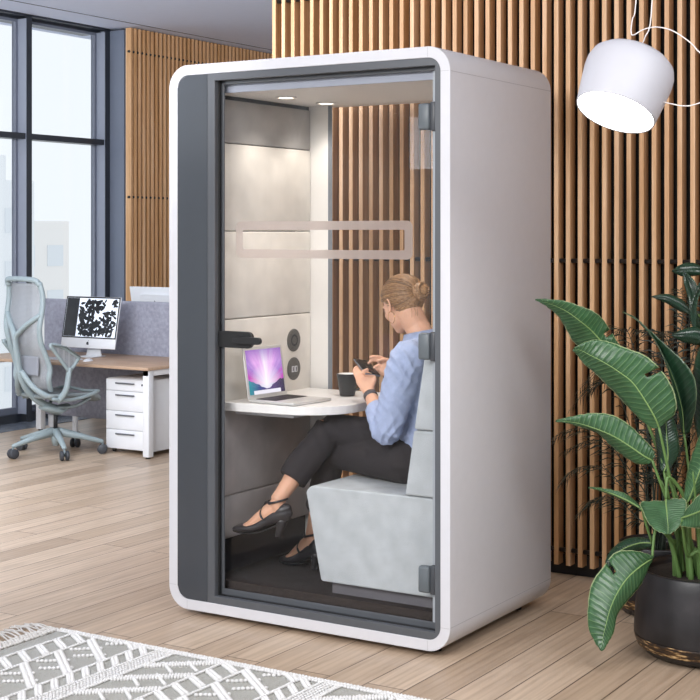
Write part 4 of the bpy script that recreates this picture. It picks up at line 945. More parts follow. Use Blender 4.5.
# shoes
lea = mat('black_leather', '2e2c2f', 0.33)
def shoe(Fm, lab):
    up_ = tuple(Fm.to_3x3() @ V(0, 0, 1)); so_ = bpy.data.objects.new('shoe', None); C.objects.link(so_); so_.parent = person
    so_.location = (Fm @ V(0.1, 0, 0.05)) - Vector(person.location)
    m = MB()
    q = smooth_path([(0.008, 0.098, 0.020, 0.024), (0.03, 0.092, 0.030, 0.031), (0.065, 0.080, 0.033, 0.027), (0.105, 0.057, 0.034, 0.024), (0.145, 0.034, 0.039, 0.023), (0.18, 0.024, 0.043, 0.0215), (0.215, 0.019, 0.040, 0.018), (0.240, 0.014, 0.029, 0.013), (0.256, 0.011, 0.014, 0.008)], 4)
    m.tube([Fm @ V(x[0], 0, x[1]) for x in q], [(x[2], x[3]) for x in q], 24, up=up_, round_cap=True)
    # low sides rising to the heel counter
    q = [(0.010, 0.118, 0.018, 0.020), (0.030, 0.110, 0.028, 0.028), (0.050, 0.100, 0.031, 0.020)]
    m.tube([Fm @ V(x[0], 0, x[1]) for x in q], [(x[2], x[3]) for x in q], 20, up=up_, round_cap=True)
    remesh(m, 'upper', 0.0035, lea, so_, 2)
    MB().tube([Fm @ V(0.036, 0, 0.080), Fm @ V(0.040, 0, 0.052), Fm @ V(0.050, 0, 0.022), Fm @ V(0.052, 0, 0.0)], [(0.027, 0.027), (0.019, 0.021), (0.014, 0.014), (0.0145, 0.0145)], 16, up=tuple(Fm.to_3x3() @ V(1, 0, 0))).obj('heel', lea, so_)
    sl = MB(); so2 = [(0.0, 0.012), (0.04, 0.016), (0.09, 0.018), (0.13, 0.027), (0.17, 0.039), (0.21, 0.038), (0.245, 0.023), (0.258, 0.008)]
    def zs_(x): return 0.003 if x > 0.16 else 0.003 + 0.072*((0.16-x)/0.16)**1.35
    top = [Fm @ V(x, sg*w_, zs_(x)+dz) for sg in (1, -1) for x, w_ in (so2 if sg > 0 else so2[::-1]) for dz in (0,)]
    n = len(top); lift = Fm.to_3x3() @ V(0, 0, 0.0045)
    sl._add(top + [p + lift for p in top], [(i, n+i, n+(i+1) % n, (i+1) % n) for i in range(n)]); h = n//2
    for i in range(h-1): sl._add([top[i], top[i+1], top[n-2-i], top[n-1-i]], [(0, 1, 2, 3)]); sl._add([top[i]+lift, top[i+1]+lift, top[n-2-i]+lift, top[n-1-i]+lift], [(0, 3, 2, 1)])
    sl.obj('sole', M['black'], so_)
    sp = MB()
    for z0, z1, x1, r1 in ((0.150, 0.156, 0.092, 0.040),):
        pts = [Fm @ V(0.057 + 0.040*math.cos(t_), 0.0365*math.sin(t_), 0.142 - 0.012*math.cos(t_)) for t_ in [2*PI*i/28 for i in range(28)]]
        sp.tube(pts, [(0.0022, 0.0045)]*28, 8, closed=True, up=up_)
    for sg in (-1, 1):
        pts = smooth_path([tuple(Fm @ V(0.074, 0.033*sg, 0.140)), tuple(Fm @ V(0.106, 0.012*sg, 0.137)), tuple(Fm @ V(0.122, -0.014*sg, 0.112)), tuple(Fm @ V(0.118, -0.036*sg, 0.088)), tuple(Fm @ V(0.098, -0.040*sg, 0.066))], 5)
        sp.tube(pts, [(0.0045, 0.0022)]*len(pts), 8, up=tuple(Fm.to_3x3() @ V(0.6, 0, 0.8)))
    sp.obj('strap', lea, so_)
    return so_
shoe(FR, ''); shoe(FL, '')
# phone
ph = thing('smartphone', 'black smartphone held in the woman\'s left hand', 'phone', PC)
MB().rbox(-0.071, 0.071, -0.0355, 0.0355, -0.004, 0.004, 0.003, PM).obj('phone_case', mat('phone_grey', '7d7f84', 0.3, metal=0.6), ph)
MB().rbox(-0.0695, 0.0695, -0.034, 0.034, 0.0038, 0.0046, 0.0003, PM).obj('phone_screen', mat('phone_black', '121316', 0.08), ph)
# ---------------------------------------------------------------- plants
STRELITZIA = {
 'broad_leaf_high': [
  ((0.421, 0.62, 1.09), (0.413, 0.62, 1.074), (0.393, 0.62, 1.058)),
  ((0.401, 0.6, 1.132), (0.369, 0.58, 1.109), (0.291, 0.6, 1.086)),
  ((0.365, 0.57, 1.205), (0.324, 0.54, 1.171), (0.24, 0.57, 1.12)),
  ((0.34, 0.53, 1.244), (0.292, 0.5, 1.21), (0.222, 0.53, 1.176)),
  ((0.296, 0.49, 1.268), (0.248, 0.47, 1.248), (0.206, 0.49, 1.227)),
  ((0.24, 0.45, 1.289), (0.195, 0.44, 1.276), (0.174, 0.45, 1.266)),
  ((0.151, 0.42, 1.295), (0.144, 0.42, 1.293), (0.144, 0.42, 1.289)),
 ],
 'broad_leaf_large': [
  ((0.65, 0.42, 0.854), (0.631, 0.42, 0.841), (0.605, 0.42, 0.836)),
  ((0.695, 0.42, 0.903), (0.624, 0.4, 0.876), (0.567, 0.42, 0.859)),
  ((0.689, 0.415, 0.975), (0.597, 0.38, 0.934), (0.515, 0.415, 0.907)),
  ((0.65, 0.4, 1.047), (0.555, 0.36, 1.002), (0.475, 0.4, 0.954)),
  ((0.597, 0.38, 1.1), (0.51, 0.34, 1.041), (0.436, 0.38, 0.997)),
  ((0.542, 0.355, 1.124), (0.464, 0.32, 1.073), (0.407, 0.355, 1.034)),
  ((0.475, 0.34, 1.148), (0.41, 0.31, 1.1), (0.375, 0.34, 1.063)),
  ((0.416, 0.315, 1.155), (0.376, 0.3, 1.117), (0.358, 0.315, 1.097)),
  ((0.36, 0.29, 1.128), (0.352, 0.29, 1.119), (0.352, 0.29, 1.114)),
 ],
 'broad_leaf_low': [
  ((0.602, 0.46, 0.732), (0.591, 0.46, 0.713), (0.575, 0.46, 0.697)),
  ((0.594, 0.46, 0.754), (0.567, 0.44, 0.729), (0.533, 0.46, 0.694)),
  ((0.56, 0.45, 0.793), (0.525, 0.42, 0.761), (0.479, 0.45, 0.724)),
  ((0.51, 0.43, 0.843), (0.471, 0.4, 0.796), (0.432, 0.43, 0.767)),
  ((0.458, 0.405, 0.875), (0.417, 0.38, 0.82), (0.395, 0.405, 0.808)),
  ((0.391, 0.375, 0.881), (0.354, 0.36, 0.84), (0.344, 0.375, 0.826)),
  ((0.327, 0.35, 0.868), (0.307, 0.34, 0.848), (0.299, 0.35, 0.841)),
  ((0.268, 0.33, 0.852), (0.266, 0.33, 0.848), (0.266, 0.33, 0.844)),
 ],
 'folded_dark_leaf': [
  ((0.686, 0.6, 0.806), (0.664, 0.6, 0.797), (0.652, 0.6, 0.807)),
  ((0.726, 0.55, 0.917), (0.663, 0.58, 0.888), (0.654, 0.55, 0.913)),
  ((0.729, 0.53, 1.007), (0.643, 0.57, 0.977), (0.642, 0.53, 0.988)),
  ((0.691, 0.52, 1.072), (0.616, 0.56, 1.051), (0.619, 0.52, 1.068)),
  ((0.63, 0.53, 1.12), (0.585, 0.56, 1.109), (0.592, 0.53, 1.122)),
  ((0.577, 0.53, 1.166), (0.55, 0.55, 1.167), (0.554, 0.53, 1.176)),
  ((0.511, 0.53, 1.216), (0.499, 0.54, 1.22), (0.503, 0.53, 1.227)),
  ((0.452, 0.53, 1.246), (0.45, 0.53, 1.247), (0.45, 0.53, 1.249)),
 ],
 'under_leaf': [
  ((0.637, 0.5, 0.675), (0.622, 0.5, 0.666), (0.607, 0.5, 0.68)),
  ((0.668, 0.53, 0.729), (0.637, 0.5, 0.719), (0.584, 0.53, 0.733)),
  ((0.665, 0.53, 0.791), (0.633, 0.5, 0.785), (0.577, 0.53, 0.792)),
  ((0.65, 0.54, 0.847), (0.626, 0.51, 0.842), (0.577, 0.54, 0.85)),
  ((0.63, 0.52, 0.9), (0.615, 0.52, 0.899), (0.6, 0.52, 0.898)),
 ],
 'rounded_hanging_leaf': [
  ((0.673, 0.42, 0.585), (0.658, 0.42, 0.583), (0.643, 0.42, 0.575)),
  ((0.725, 0.43, 0.588), (0.665, 0.4, 0.566), (0.56, 0.43, 0.561)),
  ((0.735, 0.41, 0.553), (0.675, 0.38, 0.545), (0.575, 0.41, 0.53)),
  ((0.734, 0.38, 0.519), (0.684, 0.36, 0.524), (0.601, 0.38, 0.505)),
  ((0.719, 0.36, 0.492), (0.69, 0.35, 0.501), (0.638, 0.36, 0.48)),
  ((0.7, 0.34, 0.476), (0.693, 0.34, 0.475), (0.682, 0.34, 0.474)),
 ],
 'edge_on_leaf': [
  ((0.563, 0.42, 0.545), (0.56, 0.42, 0.541), (0.556, 0.42, 0.544)),
  ((0.533, 0.42, 0.571), (0.529, 0.4, 0.563), (0.514, 0.42, 0.555)),
  ((0.506, 0.4, 0.594), (0.49, 0.38, 0.584), (0.471, 0.4, 0.576)),
  ((0.473, 0.375, 0.605), (0.452, 0.36, 0.6), (0.438, 0.375, 0.595)),
  ((0.425, 0.35, 0.614), (0.421, 0.34, 0.611), (0.417, 0.35, 0.606)),
  ((0.398, 0.33, 0.616), (0.396, 0.33, 0.614), (0.396, 0.33, 0.612)),
 ],
 'leaf_right_upright': [
  ((0.737, 0.45, 0.583), (0.725, 0.45, 0.567), (0.714, 0.45, 0.581)),
  ((0.777, 0.46, 0.621), (0.747, 0.44, 0.614), (0.715, 0.46, 0.63)),
  ((0.811, 0.47, 0.701), (0.777, 0.44, 0.696), (0.722, 0.47, 0.687)),
  ((0.844, 0.48, 0.782), (0.803, 0.45, 0.782), (0.738, 0.48, 0.752)),
  ((0.863, 0.49, 0.857), (0.825, 0.47, 0.86), (0.771, 0.49, 0.832)),
  ((0.866, 0.48, 0.93), (0.851, 0.48, 0.929), (0.84, 0.48, 0.921)),
 ],
 'leaf_right_spreading': [
  ((0.745, 0.36, 0.555), (0.737, 0.36, 0.533), (0.73, 0.36, 0.504)),
  ((0.806, 0.35, 0.626), (0.805, 0.33, 0.566), (0.777, 0.35, 0.504)),
  ((0.887, 0.34, 0.684), (0.883, 0.31, 0.612), (0.852, 0.34, 0.514)),
  ((0.984, 0.32, 0.717), (0.972, 0.29, 0.645), (0.943, 0.32, 0.554)),
  ((1.077, 0.28, 0.717), (1.064, 0.28, 0.668), (1.043, 0.28, 0.626)),
 ],
 'drooping_leaf': [
  ((0.631, 0.36, 0.386), (0.627, 0.36, 0.376), (0.619, 0.36, 0.359)),
  ((0.584, 0.315, 0.407), (0.608, 0.3, 0.359), (0.61, 0.315, 0.303)),
  ((0.526, 0.27, 0.405), (0.582, 0.25, 0.329), (0.6, 0.27, 0.275)),
  ((0.496, 0.23, 0.359), (0.56, 0.21, 0.286), (0.575, 0.23, 0.235)),
  ((0.463, 0.2, 0.301), (0.542, 0.18, 0.231), (0.557, 0.2, 0.197)),
  ((0.458, 0.175, 0.227), (0.532, 0.16, 0.174), (0.555, 0.175, 0.146)),
  ((0.468, 0.16, 0.144), (0.524, 0.15, 0.126), (0.543, 0.16, 0.116)),
  ((0.517, 0.14, 0.086), (0.525, 0.14, 0.083), (0.532, 0.14, 0.088)),
 ],
 'low_dark_leaf': [
  ((0.518, 0.66, 0.376), (0.518, 0.66, 0.365), (0.514, 0.66, 0.349)),
  ((0.463, 0.68, 0.378), (0.47, 0.66, 0.359), (0.463, 0.68, 0.324)),
  ((0.398, 0.68, 0.359), (0.41, 0.66, 0.333), (0.415, 0.68, 0.299)),
  ((0.345, 0.68, 0.314), (0.365, 0.66, 0.297), (0.374, 0.68, 0.271)),
  ((0.329, 0.66, 0.27), (0.337, 0.66, 0.259), (0.349, 0.66, 0.249)),
 ],
 'right_top_leaf': [
  ((0.774, 0.62, 0.67), (0.763, 0.62, 0.654), (0.748, 0.62, 0.653)),
  ((0.8, 0.62, 0.819), (0.754, 0.6, 0.804), (0.703, 0.62, 0.805)),
  ((0.782, 0.63, 0.946), (0.739, 0.6, 0.935), (0.684, 0.63, 0.944)),
  ((0.763, 0.62, 1.057), (0.736, 0.6, 1.053), (0.695, 0.62, 1.05)),
  ((0.739, 0.6, 1.131), (0.732, 0.6, 1.13), (0.724, 0.6, 1.126)),
 ],
}
RUBBER = [
 [
  ((0.598, 0.9, 1.231), (0.594, 0.9, 1.227), (0.59, 0.9, 1.223)),
  ((0.565, 0.89, 1.277), (0.557, 0.88, 1.256), (0.541, 0.89, 1.241)),
  ((0.508, 0.87, 1.304), (0.507, 0.86, 1.285), (0.499, 0.87, 1.269)),
  ((0.453, 0.84, 1.296), (0.451, 0.84, 1.294), (0.451, 0.84, 1.292)),
 ],
 [
  ((0.642, 0.9, 1.407), (0.642, 0.9, 1.396), (0.642, 0.9, 1.384)),
  ((0.606, 0.89, 1.427), (0.609, 0.88, 1.4), (0.606, 0.89, 1.376)),
  ((0.564, 0.87, 1.423), (0.564, 0.86, 1.396), (0.56, 0.87, 1.376)),
  ((0.534, 0.84, 1.397), (0.534, 0.84, 1.396), (0.534, 0.84, 1.394)),
 ],
 [
  ((0.6, 0.86, 1.236), (0.612, 0.86, 1.233), (0.623, 0.86, 1.237)),
  ((0.592, 0.86, 1.291), (0.619, 0.85, 1.292), (0.631, 0.86, 1.296)),
  ((0.579, 0.85, 1.345), (0.606, 0.84, 1.346), (0.627, 0.85, 1.35)),
  ((0.578, 0.84, 1.392), (0.582, 0.84, 1.392), (0.59, 0.84, 1.392)),
 ],
 [
  ((0.662, 0.84, 1.17), (0.658, 0.84, 1.158), (0.654, 0.84, 1.146)),
  ((0.656, 0.81, 1.21), (0.631, 0.8, 1.182), (0.64, 0.81, 1.144)),
  ((0.635, 0.79, 1.287), (0.626, 0.78, 1.241), (0.647, 0.79, 1.172)),
  ((0.662, 0.79, 1.356), (0.65, 0.78, 1.318), (0.654, 0.79, 1.287)),
  ((0.712, 0.78, 1.395), (0.708, 0.78, 1.392), (0.708, 0.78, 1.388)),
 ],
 [
  ((0.69, 0.8, 1.158), (0.69, 0.8, 1.142), (0.69, 0.8, 1.127)),
  ((0.65, 0.79, 1.184), (0.654, 0.78, 1.154), (0.65, 0.79, 1.115)),
  ((0.606, 0.77, 1.176), (0.609, 0.76, 1.153), (0.606, 0.77, 1.126)),
  ((0.567, 0.75, 1.156), (0.565, 0.75, 1.152), (0.567, 0.75, 1.148)),
 ],
 [
  ((0.663, 0.86, 1.323), (0.663, 0.86, 1.316), (0.671, 0.86, 1.3)),
  ((0.707, 0.87, 1.37), (0.726, 0.86, 1.34), (0.731, 0.87, 1.309)),
  ((0.788, 0.86, 1.379), (0.796, 0.86, 1.357), (0.803, 0.86, 1.326)),
 ],
 [
  ((0.671, 0.86, 1.215), (0.671, 0.86, 1.208), (0.671, 0.86, 1.2)),
  ((0.715, 0.87, 1.247), (0.726, 0.86, 1.225), (0.731, 0.87, 1.201)),
  ((0.803, 0.86, 1.242), (0.803, 0.86, 1.235), (0.803, 0.86, 1.227)),
 ],
]
PALM = [
 [(0.411, 1.05, 0.212), (0.344, 1.0, 0.458), (0.243, 0.95, 0.68), (0.083, 1.0, 0.732), (-0.043, 1.0, 0.681)],
 [(0.411, 1.05, 0.212), (0.327, 1.0, 0.436), (0.206, 0.98, 0.571), (0.074, 1.0, 0.565), (0.002, 1.0, 0.5)],
 [(0.419, 1.05, 0.213), (0.395, 1.0, 0.584), (0.344, 1.0, 0.865), (0.25, 1.0, 0.974), (0.127, 1.0, 0.885)],
 [(0.428, 1.05, 0.214), (0.444, 1.05, 0.663), (0.461, 1.05, 0.988), (0.428, 1.05, 1.129), (0.326, 1.05, 1.146)],
 [(0.428, 1.05, 0.214), (0.461, 1.1, 0.658), (0.519, 1.1, 0.987), (0.554, 1.12, 1.13), (0.611, 1.15, 1.15)],
 [(0.419, 1.05, 0.213), (0.363, 0.95, 0.387), (0.261, 0.97, 0.454), (0.166, 0.97, 0.453), (0.095, 0.97, 0.388)],
 [(0.428, 1.05, 0.214), (0.393, 1.1, 0.57), (0.341, 1.15, 0.85), (0.234, 1.2, 1.05), (0.101, 1.22, 1.064)],
 [(0.428, 1.05, 0.214), (0.536, 1.0, 0.556), (0.634, 1.0, 0.803), (0.714, 1.0, 0.887), (0.793, 1.0, 0.853)],
 [(0.428, 1.05, 0.214), (0.343, 1.12, 0.439), (0.198, 1.18, 0.584), (0.073, 1.2, 0.657), (-0.066, 1.2, 0.603)],
 [(0.428, 1.05, 0.214), (0.426, 1.15, 0.731), (0.461, 1.2, 1.059), (0.469, 1.25, 1.223), (0.416, 1.28, 1.304)],
]
def leaf_mat(name, c_lo, c_hi, rib, edge, rough):
    t = NT(name); uv = t.add('ShaderNodeUVMap'); sp = t.add('ShaderNodeSeparateXYZ'); t.link(uv.outputs[0], sp.inputs[0])
    def mth(op, a, b=None, cl=False):
        n = t.add('ShaderNodeMath', operation=op); n.use_clamp = cl
        for i, x in enumerate((a, b)):
            if x is None: continue
            if isinstance(x, (int, float)): n.inputs[i].default_value = x
            else: t.link(x, n.inputs[i])
        return n.outputs[0]
    au = mth('ABSOLUTE', mth('SUBTRACT', mth('MULTIPLY', sp.outputs[0], 2.0), 1.0))
    vv = mth('ADD', mth('MULTIPLY', sp.outputs[1], 24.0), mth('MULTIPLY', au, -1.6))
    nz = t.add('ShaderNodeTexNoise', i_Scale=2.0); t.link(uv.outputs[0], nz.inputs['Vector'])
    vein = mth('ABSOLUTE', mth('SUBTRACT', mth('FRACT', mth('ADD', vv, mth('MULTIPLY', nz.outputs['Fac'], 0.8))), 0.5))
    c0 = t.ramp(nz.outputs['Fac'], [(0.3, col(c_lo)), (0.7, col(c_hi))])
    m1 = t.add('ShaderNodeMix', data_type='RGBA'); t.link(mth('MULTIPLY', mth('GREATER_THAN', vein, 0.44), 0.35), m1.inputs['Factor']); t.link(c0, m1.inputs[6]); m1.inputs[7].default_value = col(rib)
    nz3 = t.add('ShaderNodeTexNoise', i_Scale=14.0); t.link(uv.outputs[0], nz3.inputs['Vector'])
    ed = mth('MULTIPLY', mth('GREATER_THAN', mth('ADD', au, mth('MULTIPLY', nz3.outputs['Fac'], 0.06)), 0.995), 0.7)
    m2 = t.add('ShaderNodeMix', data_type='RGBA'); t.link(ed, m2.inputs['Factor']); t.link(m1.outputs[2], m2.inputs[6]); m2.inputs[7].default_value = col(edge)
    t.link(m2.outputs[2], t.b.inputs['Base Color']); t.b.inputs['Roughness'].default_value = rough
    t.bump(mth('MULTIPLY', vein, 1.0), 0.5, 0.004)
    t.b.inputs['Specular IOR Level'].default_value = 0.5
    return t.m
LM1 = leaf_mat('strelitzia_leaf', '2a4a2d', '3d6640', '86a873', 'b9c795', 0.34)
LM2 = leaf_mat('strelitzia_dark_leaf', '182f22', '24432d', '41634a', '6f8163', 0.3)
LM3 = leaf_mat('rubber_leaf', '16281e', '22402e', '3a5a44', '4a6a4c', 0.2)
stem_m = mat('green_stalk', '5f7f45', 0.5, noise_amt=0.15, nscale=20)
rib_m = mat('leaf_rib', '7f9c5e', 0.45)
def leaf(name, st, m, parent, rib=True, split=(), k=5, nu=6, ripple=0.0022):
    rows = smooth_path([tuple(a)+tuple(b)+tuple(c) for a, b, c in st], k)
    n = len(rows); me_v = []; uvs = []; fs = []
    cen = sum((Vector(r[3:6]) for r in rows), Vector())/n
    for i, r in enumerate(rows):
        A, Mi, B_ = Vector(r[0:3]), Vector(r[3:6]), Vector(r[6:9])
        d = (Vector(rows[min(i+1, n-1)][3:6]) - Vector(rows[max(i-1, 0)][3:6])).normalized(); nn = (A-B_).cross(d)
        nn = nn.normalized() if nn.length > 1e-7 else Vector((0, -1, 0))
        for j in range(-nu, nu+1):
            t_ = abs(j)/nu; E_ = A if j < 0 else B_
            p = Mi.lerp(E_, t_) + nn*(math.sin(t_*PI)*0.004 + ripple*math.sin(i*2.1 + t_*2)*t_)
            if t_ == 1: p += d*0.002*math.sin(i*2.7 + j)
            me_v.append(p); uvs.append(((j/nu+1)/2, i/(n-1)))
    w_ = 2*nu+1
    for i in range(n-1):
        for j in range(w_-1):
            side = 'a' if j < nu else 'b'
            if (side, i) in split and (j < 3 or j > w_-5): continue
            fs.append((i*w_+j, i*w_+j+1, (i+1)*w_+j+1, (i+1)*w_+j))
    me = bpy.data.meshes.new(name); org = parent_world(parent)
    me.from_pydata([v-org for v in me_v], [], fs); uvl = me.uv_layers.new()
    for lp_ in me.loops: uvl.data[lp_.index].uv = uvs[lp_.vertex_index]
    me.polygons.foreach_set('use_smooth', [True]*len(fs)); me.materials.append(m)
    o = bpy.data.objects.new(name, me); C.objects.link(o); o.parent = parent
    sm = o.modifiers.new('t', 'SOLIDIFY'); sm.thickness = 0.0012; sm.offset = 0
    if rib:
        pts = [Vector(r[3:6]) for r in rows]; 
        MB().tube(pts, [0.0034*(1-i/(n-1)*0.85) for i in range(n)], 8).obj('midrib', rib_m, o)
    return o
def pot(c, r, h, label, name='planter'):
    t = thing(name, label, 'plant pot', (c[0], c[1], 0))
    prof = [(0, 0.0), (r*0.70, 0.0), (r*0.84, 0.008), (r*0.95, 0.035), (r*0.985, 0.065), (r*1.0, 0.09), (r*0.985, h*0.5), (r*0.94, h*0.85), (r*0.915, h-0.006), (r*0.905, h), (r*0.87, h), (r*0.86, h-0.02), (r*0.85, h-0.05), (0, h-0.05)]
    def pm():
        q = NT('black_glazed_clay'); v = q.coords((1, 1, 1)); n = q.add('ShaderNodeTexNoise', i_Scale=7.0, i_Detail=5.0); q.link(v, n.inputs['Vector'])
        q.link(q.ramp(n.outputs['Fac'], [(0.3, col('131214')), (0.6, col('232124')), (0.8, col('383437'))]), q.b.inputs['Base Color']); q.link(q.ramp(n.outputs['Fac'], [(0.3, (.28, .28, .28, 1)), (0.7, (.5, .5, .5, 1))]), q.b.inputs['Roughness'])
        q.bump(n.outputs['Fac'], 0.25, 0.006); return q.m
    MB().lathe(prof, (c[0], c[1], 0), 64).obj('pot_body', bpy.data.materials.get('black_glazed_clay') or pm(), t)
    def rim():
        q = NT('worn_gold_band'); v = q.coords((1, 1, 6)); n = q.add('ShaderNodeTexNoise', i_Scale=26.0, i_Detail=5.0); q.link(v, n.inputs['Vector'])
        q.link(q.ramp(n.outputs['Fac'], [(0.45, col('241a14')), (0.56, col('5a3f22')), (0.66, col('c9a878'))]), q.b.inputs['Base Color']); q.b.inputs['Roughness'].default_value = 0.4
        q.bump(n.outputs['Fac'], 0.6, 0.004); return q.m
    MB().lathe([(r*0.958, 0.036), (r*0.992, 0.062), (r*0.9985, 0.070), (r*0.9985, 0.074), (r*0.988, 0.066), (r*0.95, 0.034)], (c[0], c[1], 0), 64).obj('worn_band', bpy.data.materials.get('worn_gold_band') or rim(), t)
    bm = bmesh.new(); bmesh.ops.create_circle(bm, cap_ends=True, radius=r*0.862, segments=48); bmesh.ops.triangulate(bm, faces=bm.faces); bmesh.ops.subdivide_edges(bm, edges=bm.edges, cuts=6, use_grid_fill=True)
    for v in bm.verts: v.co.z += noise.noise(v.co*40)*0.006
    MB().bm(bm, Matrix.Translation((c[0], c[1], h-0.030))).obj('soil', mat('soil', '2a211b', 1.0, noise_amt=0.5, nscale=90, bump=1.0, bscale=120), t)
    return t
PX, PY, PH = 0.752, 0.588, 0.312
pot((PX, PY), 0.262, PH, 'large black glazed pot with a worn band at the foot, holding the broad leaved plant')
bp_ = thing('broad_leaved_plant', 'tall plant with big paddle leaves growing in the large black pot', 'plant', (PX, PY, PH-0.04))
lo = {}
for n_, st in STRELITZIA.items():
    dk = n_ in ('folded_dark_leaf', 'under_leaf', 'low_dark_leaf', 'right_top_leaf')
    sp_ = {'broad_leaf_large': {('a', 15)}, 'drooping_leaf': {('a', 13)}, 'broad_leaf_high': {('a', 7)}}.get(n_, set())
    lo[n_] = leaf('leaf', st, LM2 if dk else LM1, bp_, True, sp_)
rnd = random.Random(21)
def stalk(n_, foot, mid=None, r0=0.011, r1=0.0045):
    st = STRELITZIA[n_]; b0 = Vector(st[0][1]); b1 = Vector(st[1][1]); d = (b0-b1).normalized()
    f = Vector((PX+foot[0], PY+foot[1], PH-0.04))
    mids = [Vector(q) for q in mid] if mid else [b0.lerp(f, 0.5) + d*0.04]
    pts = smooth_path([tuple(b0)] + [tuple(q) for q in mids] + [tuple(f.lerp(Vector((f.x, f.y, f.z+0.12)), 1) * 0.6 + mids[-1]*0.4), tuple(f)], 6)
    n = len(pts); MB().tube(pts, [r1 + (r0-r1)*i/(n-1) for i in range(n)], 10).obj('stalk', stem_m, bp_)
stalk('broad_leaf_high', (-0.06, 0.02)); stalk('broad_leaf_large', (-0.05, -0.04)); stalk('broad_leaf_low', (-0.09, -0.03)); stalk('folded_dark_leaf', (-0.02, 0.05))
stalk('under_leaf', (-0.04, 0.0)); stalk('rounded_hanging_leaf', (-0.03, -0.08), [(0.66, 0.44, 0.66), (0.70, 0.5, 0.58)]); stalk('edge_on_leaf', (-0.08, -0.06), [(0.60, 0.44, 0.50)])
stalk('leaf_right_upright', (0.0, -0.06)); stalk('leaf_right_spreading', (0.03, -0.08)); stalk('right_top_leaf', (0.02, 0.0))
stalk('drooping_leaf', (-0.10, -0.05), [(0.63, 0.40, 0.48), (0.66, 0.48, 0.42)]); stalk('low_dark_leaf', (-0.10, 0.04), [(0.50, 0.62, 0.50), (0.60, 0.62, 0.44)])
for k in range(16):      # young stalks fanning from the soil
    a = rnd.uniform(0, 2*PI); r = rnd.uniform(0.02, 0.10); f = Vector((PX+math.cos(a)*r, PY+math.sin(a)*r, PH-0.04)); h = rnd.uniform(0.22, 0.5); o_ = Vector((math.cos(a)*h*.32 , math.sin(a)*h*.32, h))
    MB().tube(smooth_path([tuple(f), tuple(f+o_*0.5+Vector((0, 0, .03))), tuple(f+o_)], 5), [0.009-0.006*i/10 for i in range(11)], 8).obj('stalk', stem_m, bp_)
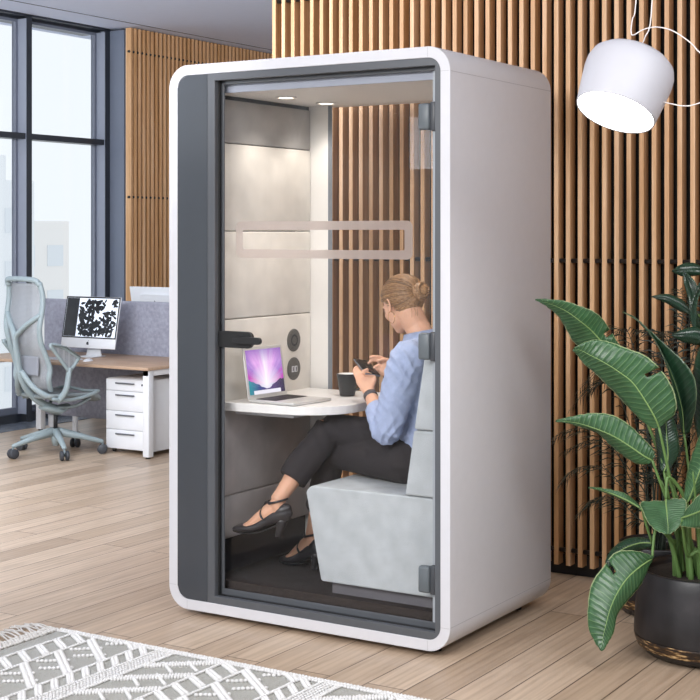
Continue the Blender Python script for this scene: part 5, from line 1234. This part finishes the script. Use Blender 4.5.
# second pot with the feathery palm
QX, QY, QH = 0.405, 1.05, 0.285
pot((QX, QY), 0.175, QH, 'smaller black glazed pot standing behind the large pot by the slatted wall')
pp = thing('feathery_palm', 'dark feathery palm growing in the smaller pot against the wooden slats', 'plant', (QX, QY, QH-0.04))
palm_m = mat('palm_green', '1f2a20', 0.5, noise_amt=0.3, nscale=15)
extra = []
for k in range(12):
    a = rnd.uniform(-0.4, 3.6); h = rnd.uniform(0.75, 1.25); o_ = rnd.uniform(0.12, 0.34); y_ = min(1.28, max(0.98, QY+math.sin(a)*o_))
    x_ = max(0.08, QX+math.cos(a)*o_)
    extra.append([(QX, QY, QH), (QX+(x_-QX)*.25, QY+(y_-QY)*.3, h*.62), (QX+(x_-QX)*.65, QY+(y_-QY)*.7, h*.95), (x_, y_, h), (max(0.05, x_+(x_-QX)*.5), y_, h-.10)])
for ci, cpts in enumerate(PALM + extra):
    cpts = [(QX+rnd.uniform(-.03, .03), QY+rnd.uniform(-.03, .03), QH-0.04)] + cpts[1:]
    cpts = [cpts[0], tuple((Vector(cpts[0])*0.45+Vector(cpts[1])*0.55 + Vector((0, 0, 0.05))))] + cpts[1:]
    pts = smooth_path(cpts, 8); n = len(pts); fr_ = MB(); fr_.tube(pts, [0.0035*(1-.75*i/n) for i in range(n)], 6)
    for i in range(int(n*0.28), n):
        p = Vector(pts[i]); d = (Vector(pts[min(i+1, n-1)]) - Vector(pts[i-1])).normalized(); sd = d.cross(Vector((0, 0, 1))); sd = sd.normalized() if sd.length > .1 else Vector((1, 0, 0))
        for sg in (-1, 1):
            for hh in (0,):
                q = p + d*0.012*hh; ln = 0.125*math.sin(PI*(0.15+0.8*(i-n*.28)/(n*.72)))*rnd.uniform(.8, 1.1)+0.02
                e = q + sd*sg*ln*0.75 + d*ln*0.55 + Vector((0, 0, -ln*rnd.uniform(.15, .55))); mdd = q.lerp(e, .5) + Vector((0, 0, ln*.10)); w_ = d*0.0034
                fr_._add([q-w_*.3, q+w_*.3, mdd+w_*.95, mdd-w_*.95, e], [(0, 1, 2, 3), (3, 2, 4)], True)
    fo_ = fr_.obj('frond', palm_m, pp, weld=False)
# dark glossy plant at the right, its pot stands outside the picture
RXp, RYp = 1.12, 0.98
pot((RXp, RYp), 0.17, 0.30, 'black pot of the dark glossy plant at the far right behind the large pot')
rp = thing('glossy_leaf_plant', 'dark plant with glossy oval leaves at the right edge above the palm', 'plant', (RXp, RYp, 0.26))
MB().tube(smooth_path([(RXp, RYp, 0.26), (1.08, 0.95, 0.7), (0.97, 0.91, 1.1), (0.90, 0.88, 1.42)]), [0.014-0.008*i/18 for i in range(19)], 10).obj('stem', mat('brown_stem', '5a4634', 0.7), rp)
for st in RUBBER:
    leaf('leaf', st, LM3, rp, False, (), 5, 5, 0.001)
    b0 = Vector(st[0][1]); s0 = Vector((0.915, 0.885, min(max(b0.z-0.06, 1.0), 1.38)))
    MB().tube(smooth_path([tuple(b0), tuple(b0.lerp(s0, .5)+Vector((0, 0, -.01))), tuple(s0)], 4), 0.003, 6).obj('leaf_stalk', stem_m, rp)
for k in range(9):
    a = rnd.uniform(-1.2, 2.4); z = rnd.uniform(0.75, 1.35); b0 = Vector((0.94+0.05*math.cos(a), 0.92+0.05*math.sin(a), z)); d = Vector((math.cos(a), math.sin(a), rnd.uniform(-.1, .6))).normalized(); sd = d.cross(Vector((0, 0, 1))).normalized(); L_ = rnd.uniform(.15, .2)
    st = [(b0+d*L_*t+sd*w_*L_, b0+d*L_*t+Vector((0, 0, -.02*t*t)), b0+d*L_*t-sd*w_*L_) for t, w_ in ((0, 0.01), (.3, .2), (.6, .24), (.85, .14), (1, .01))]
    leaf('leaf', [tuple(tuple(x) for x in q) for q in st], LM3, rp, False, (), 4, 4, 0.001)
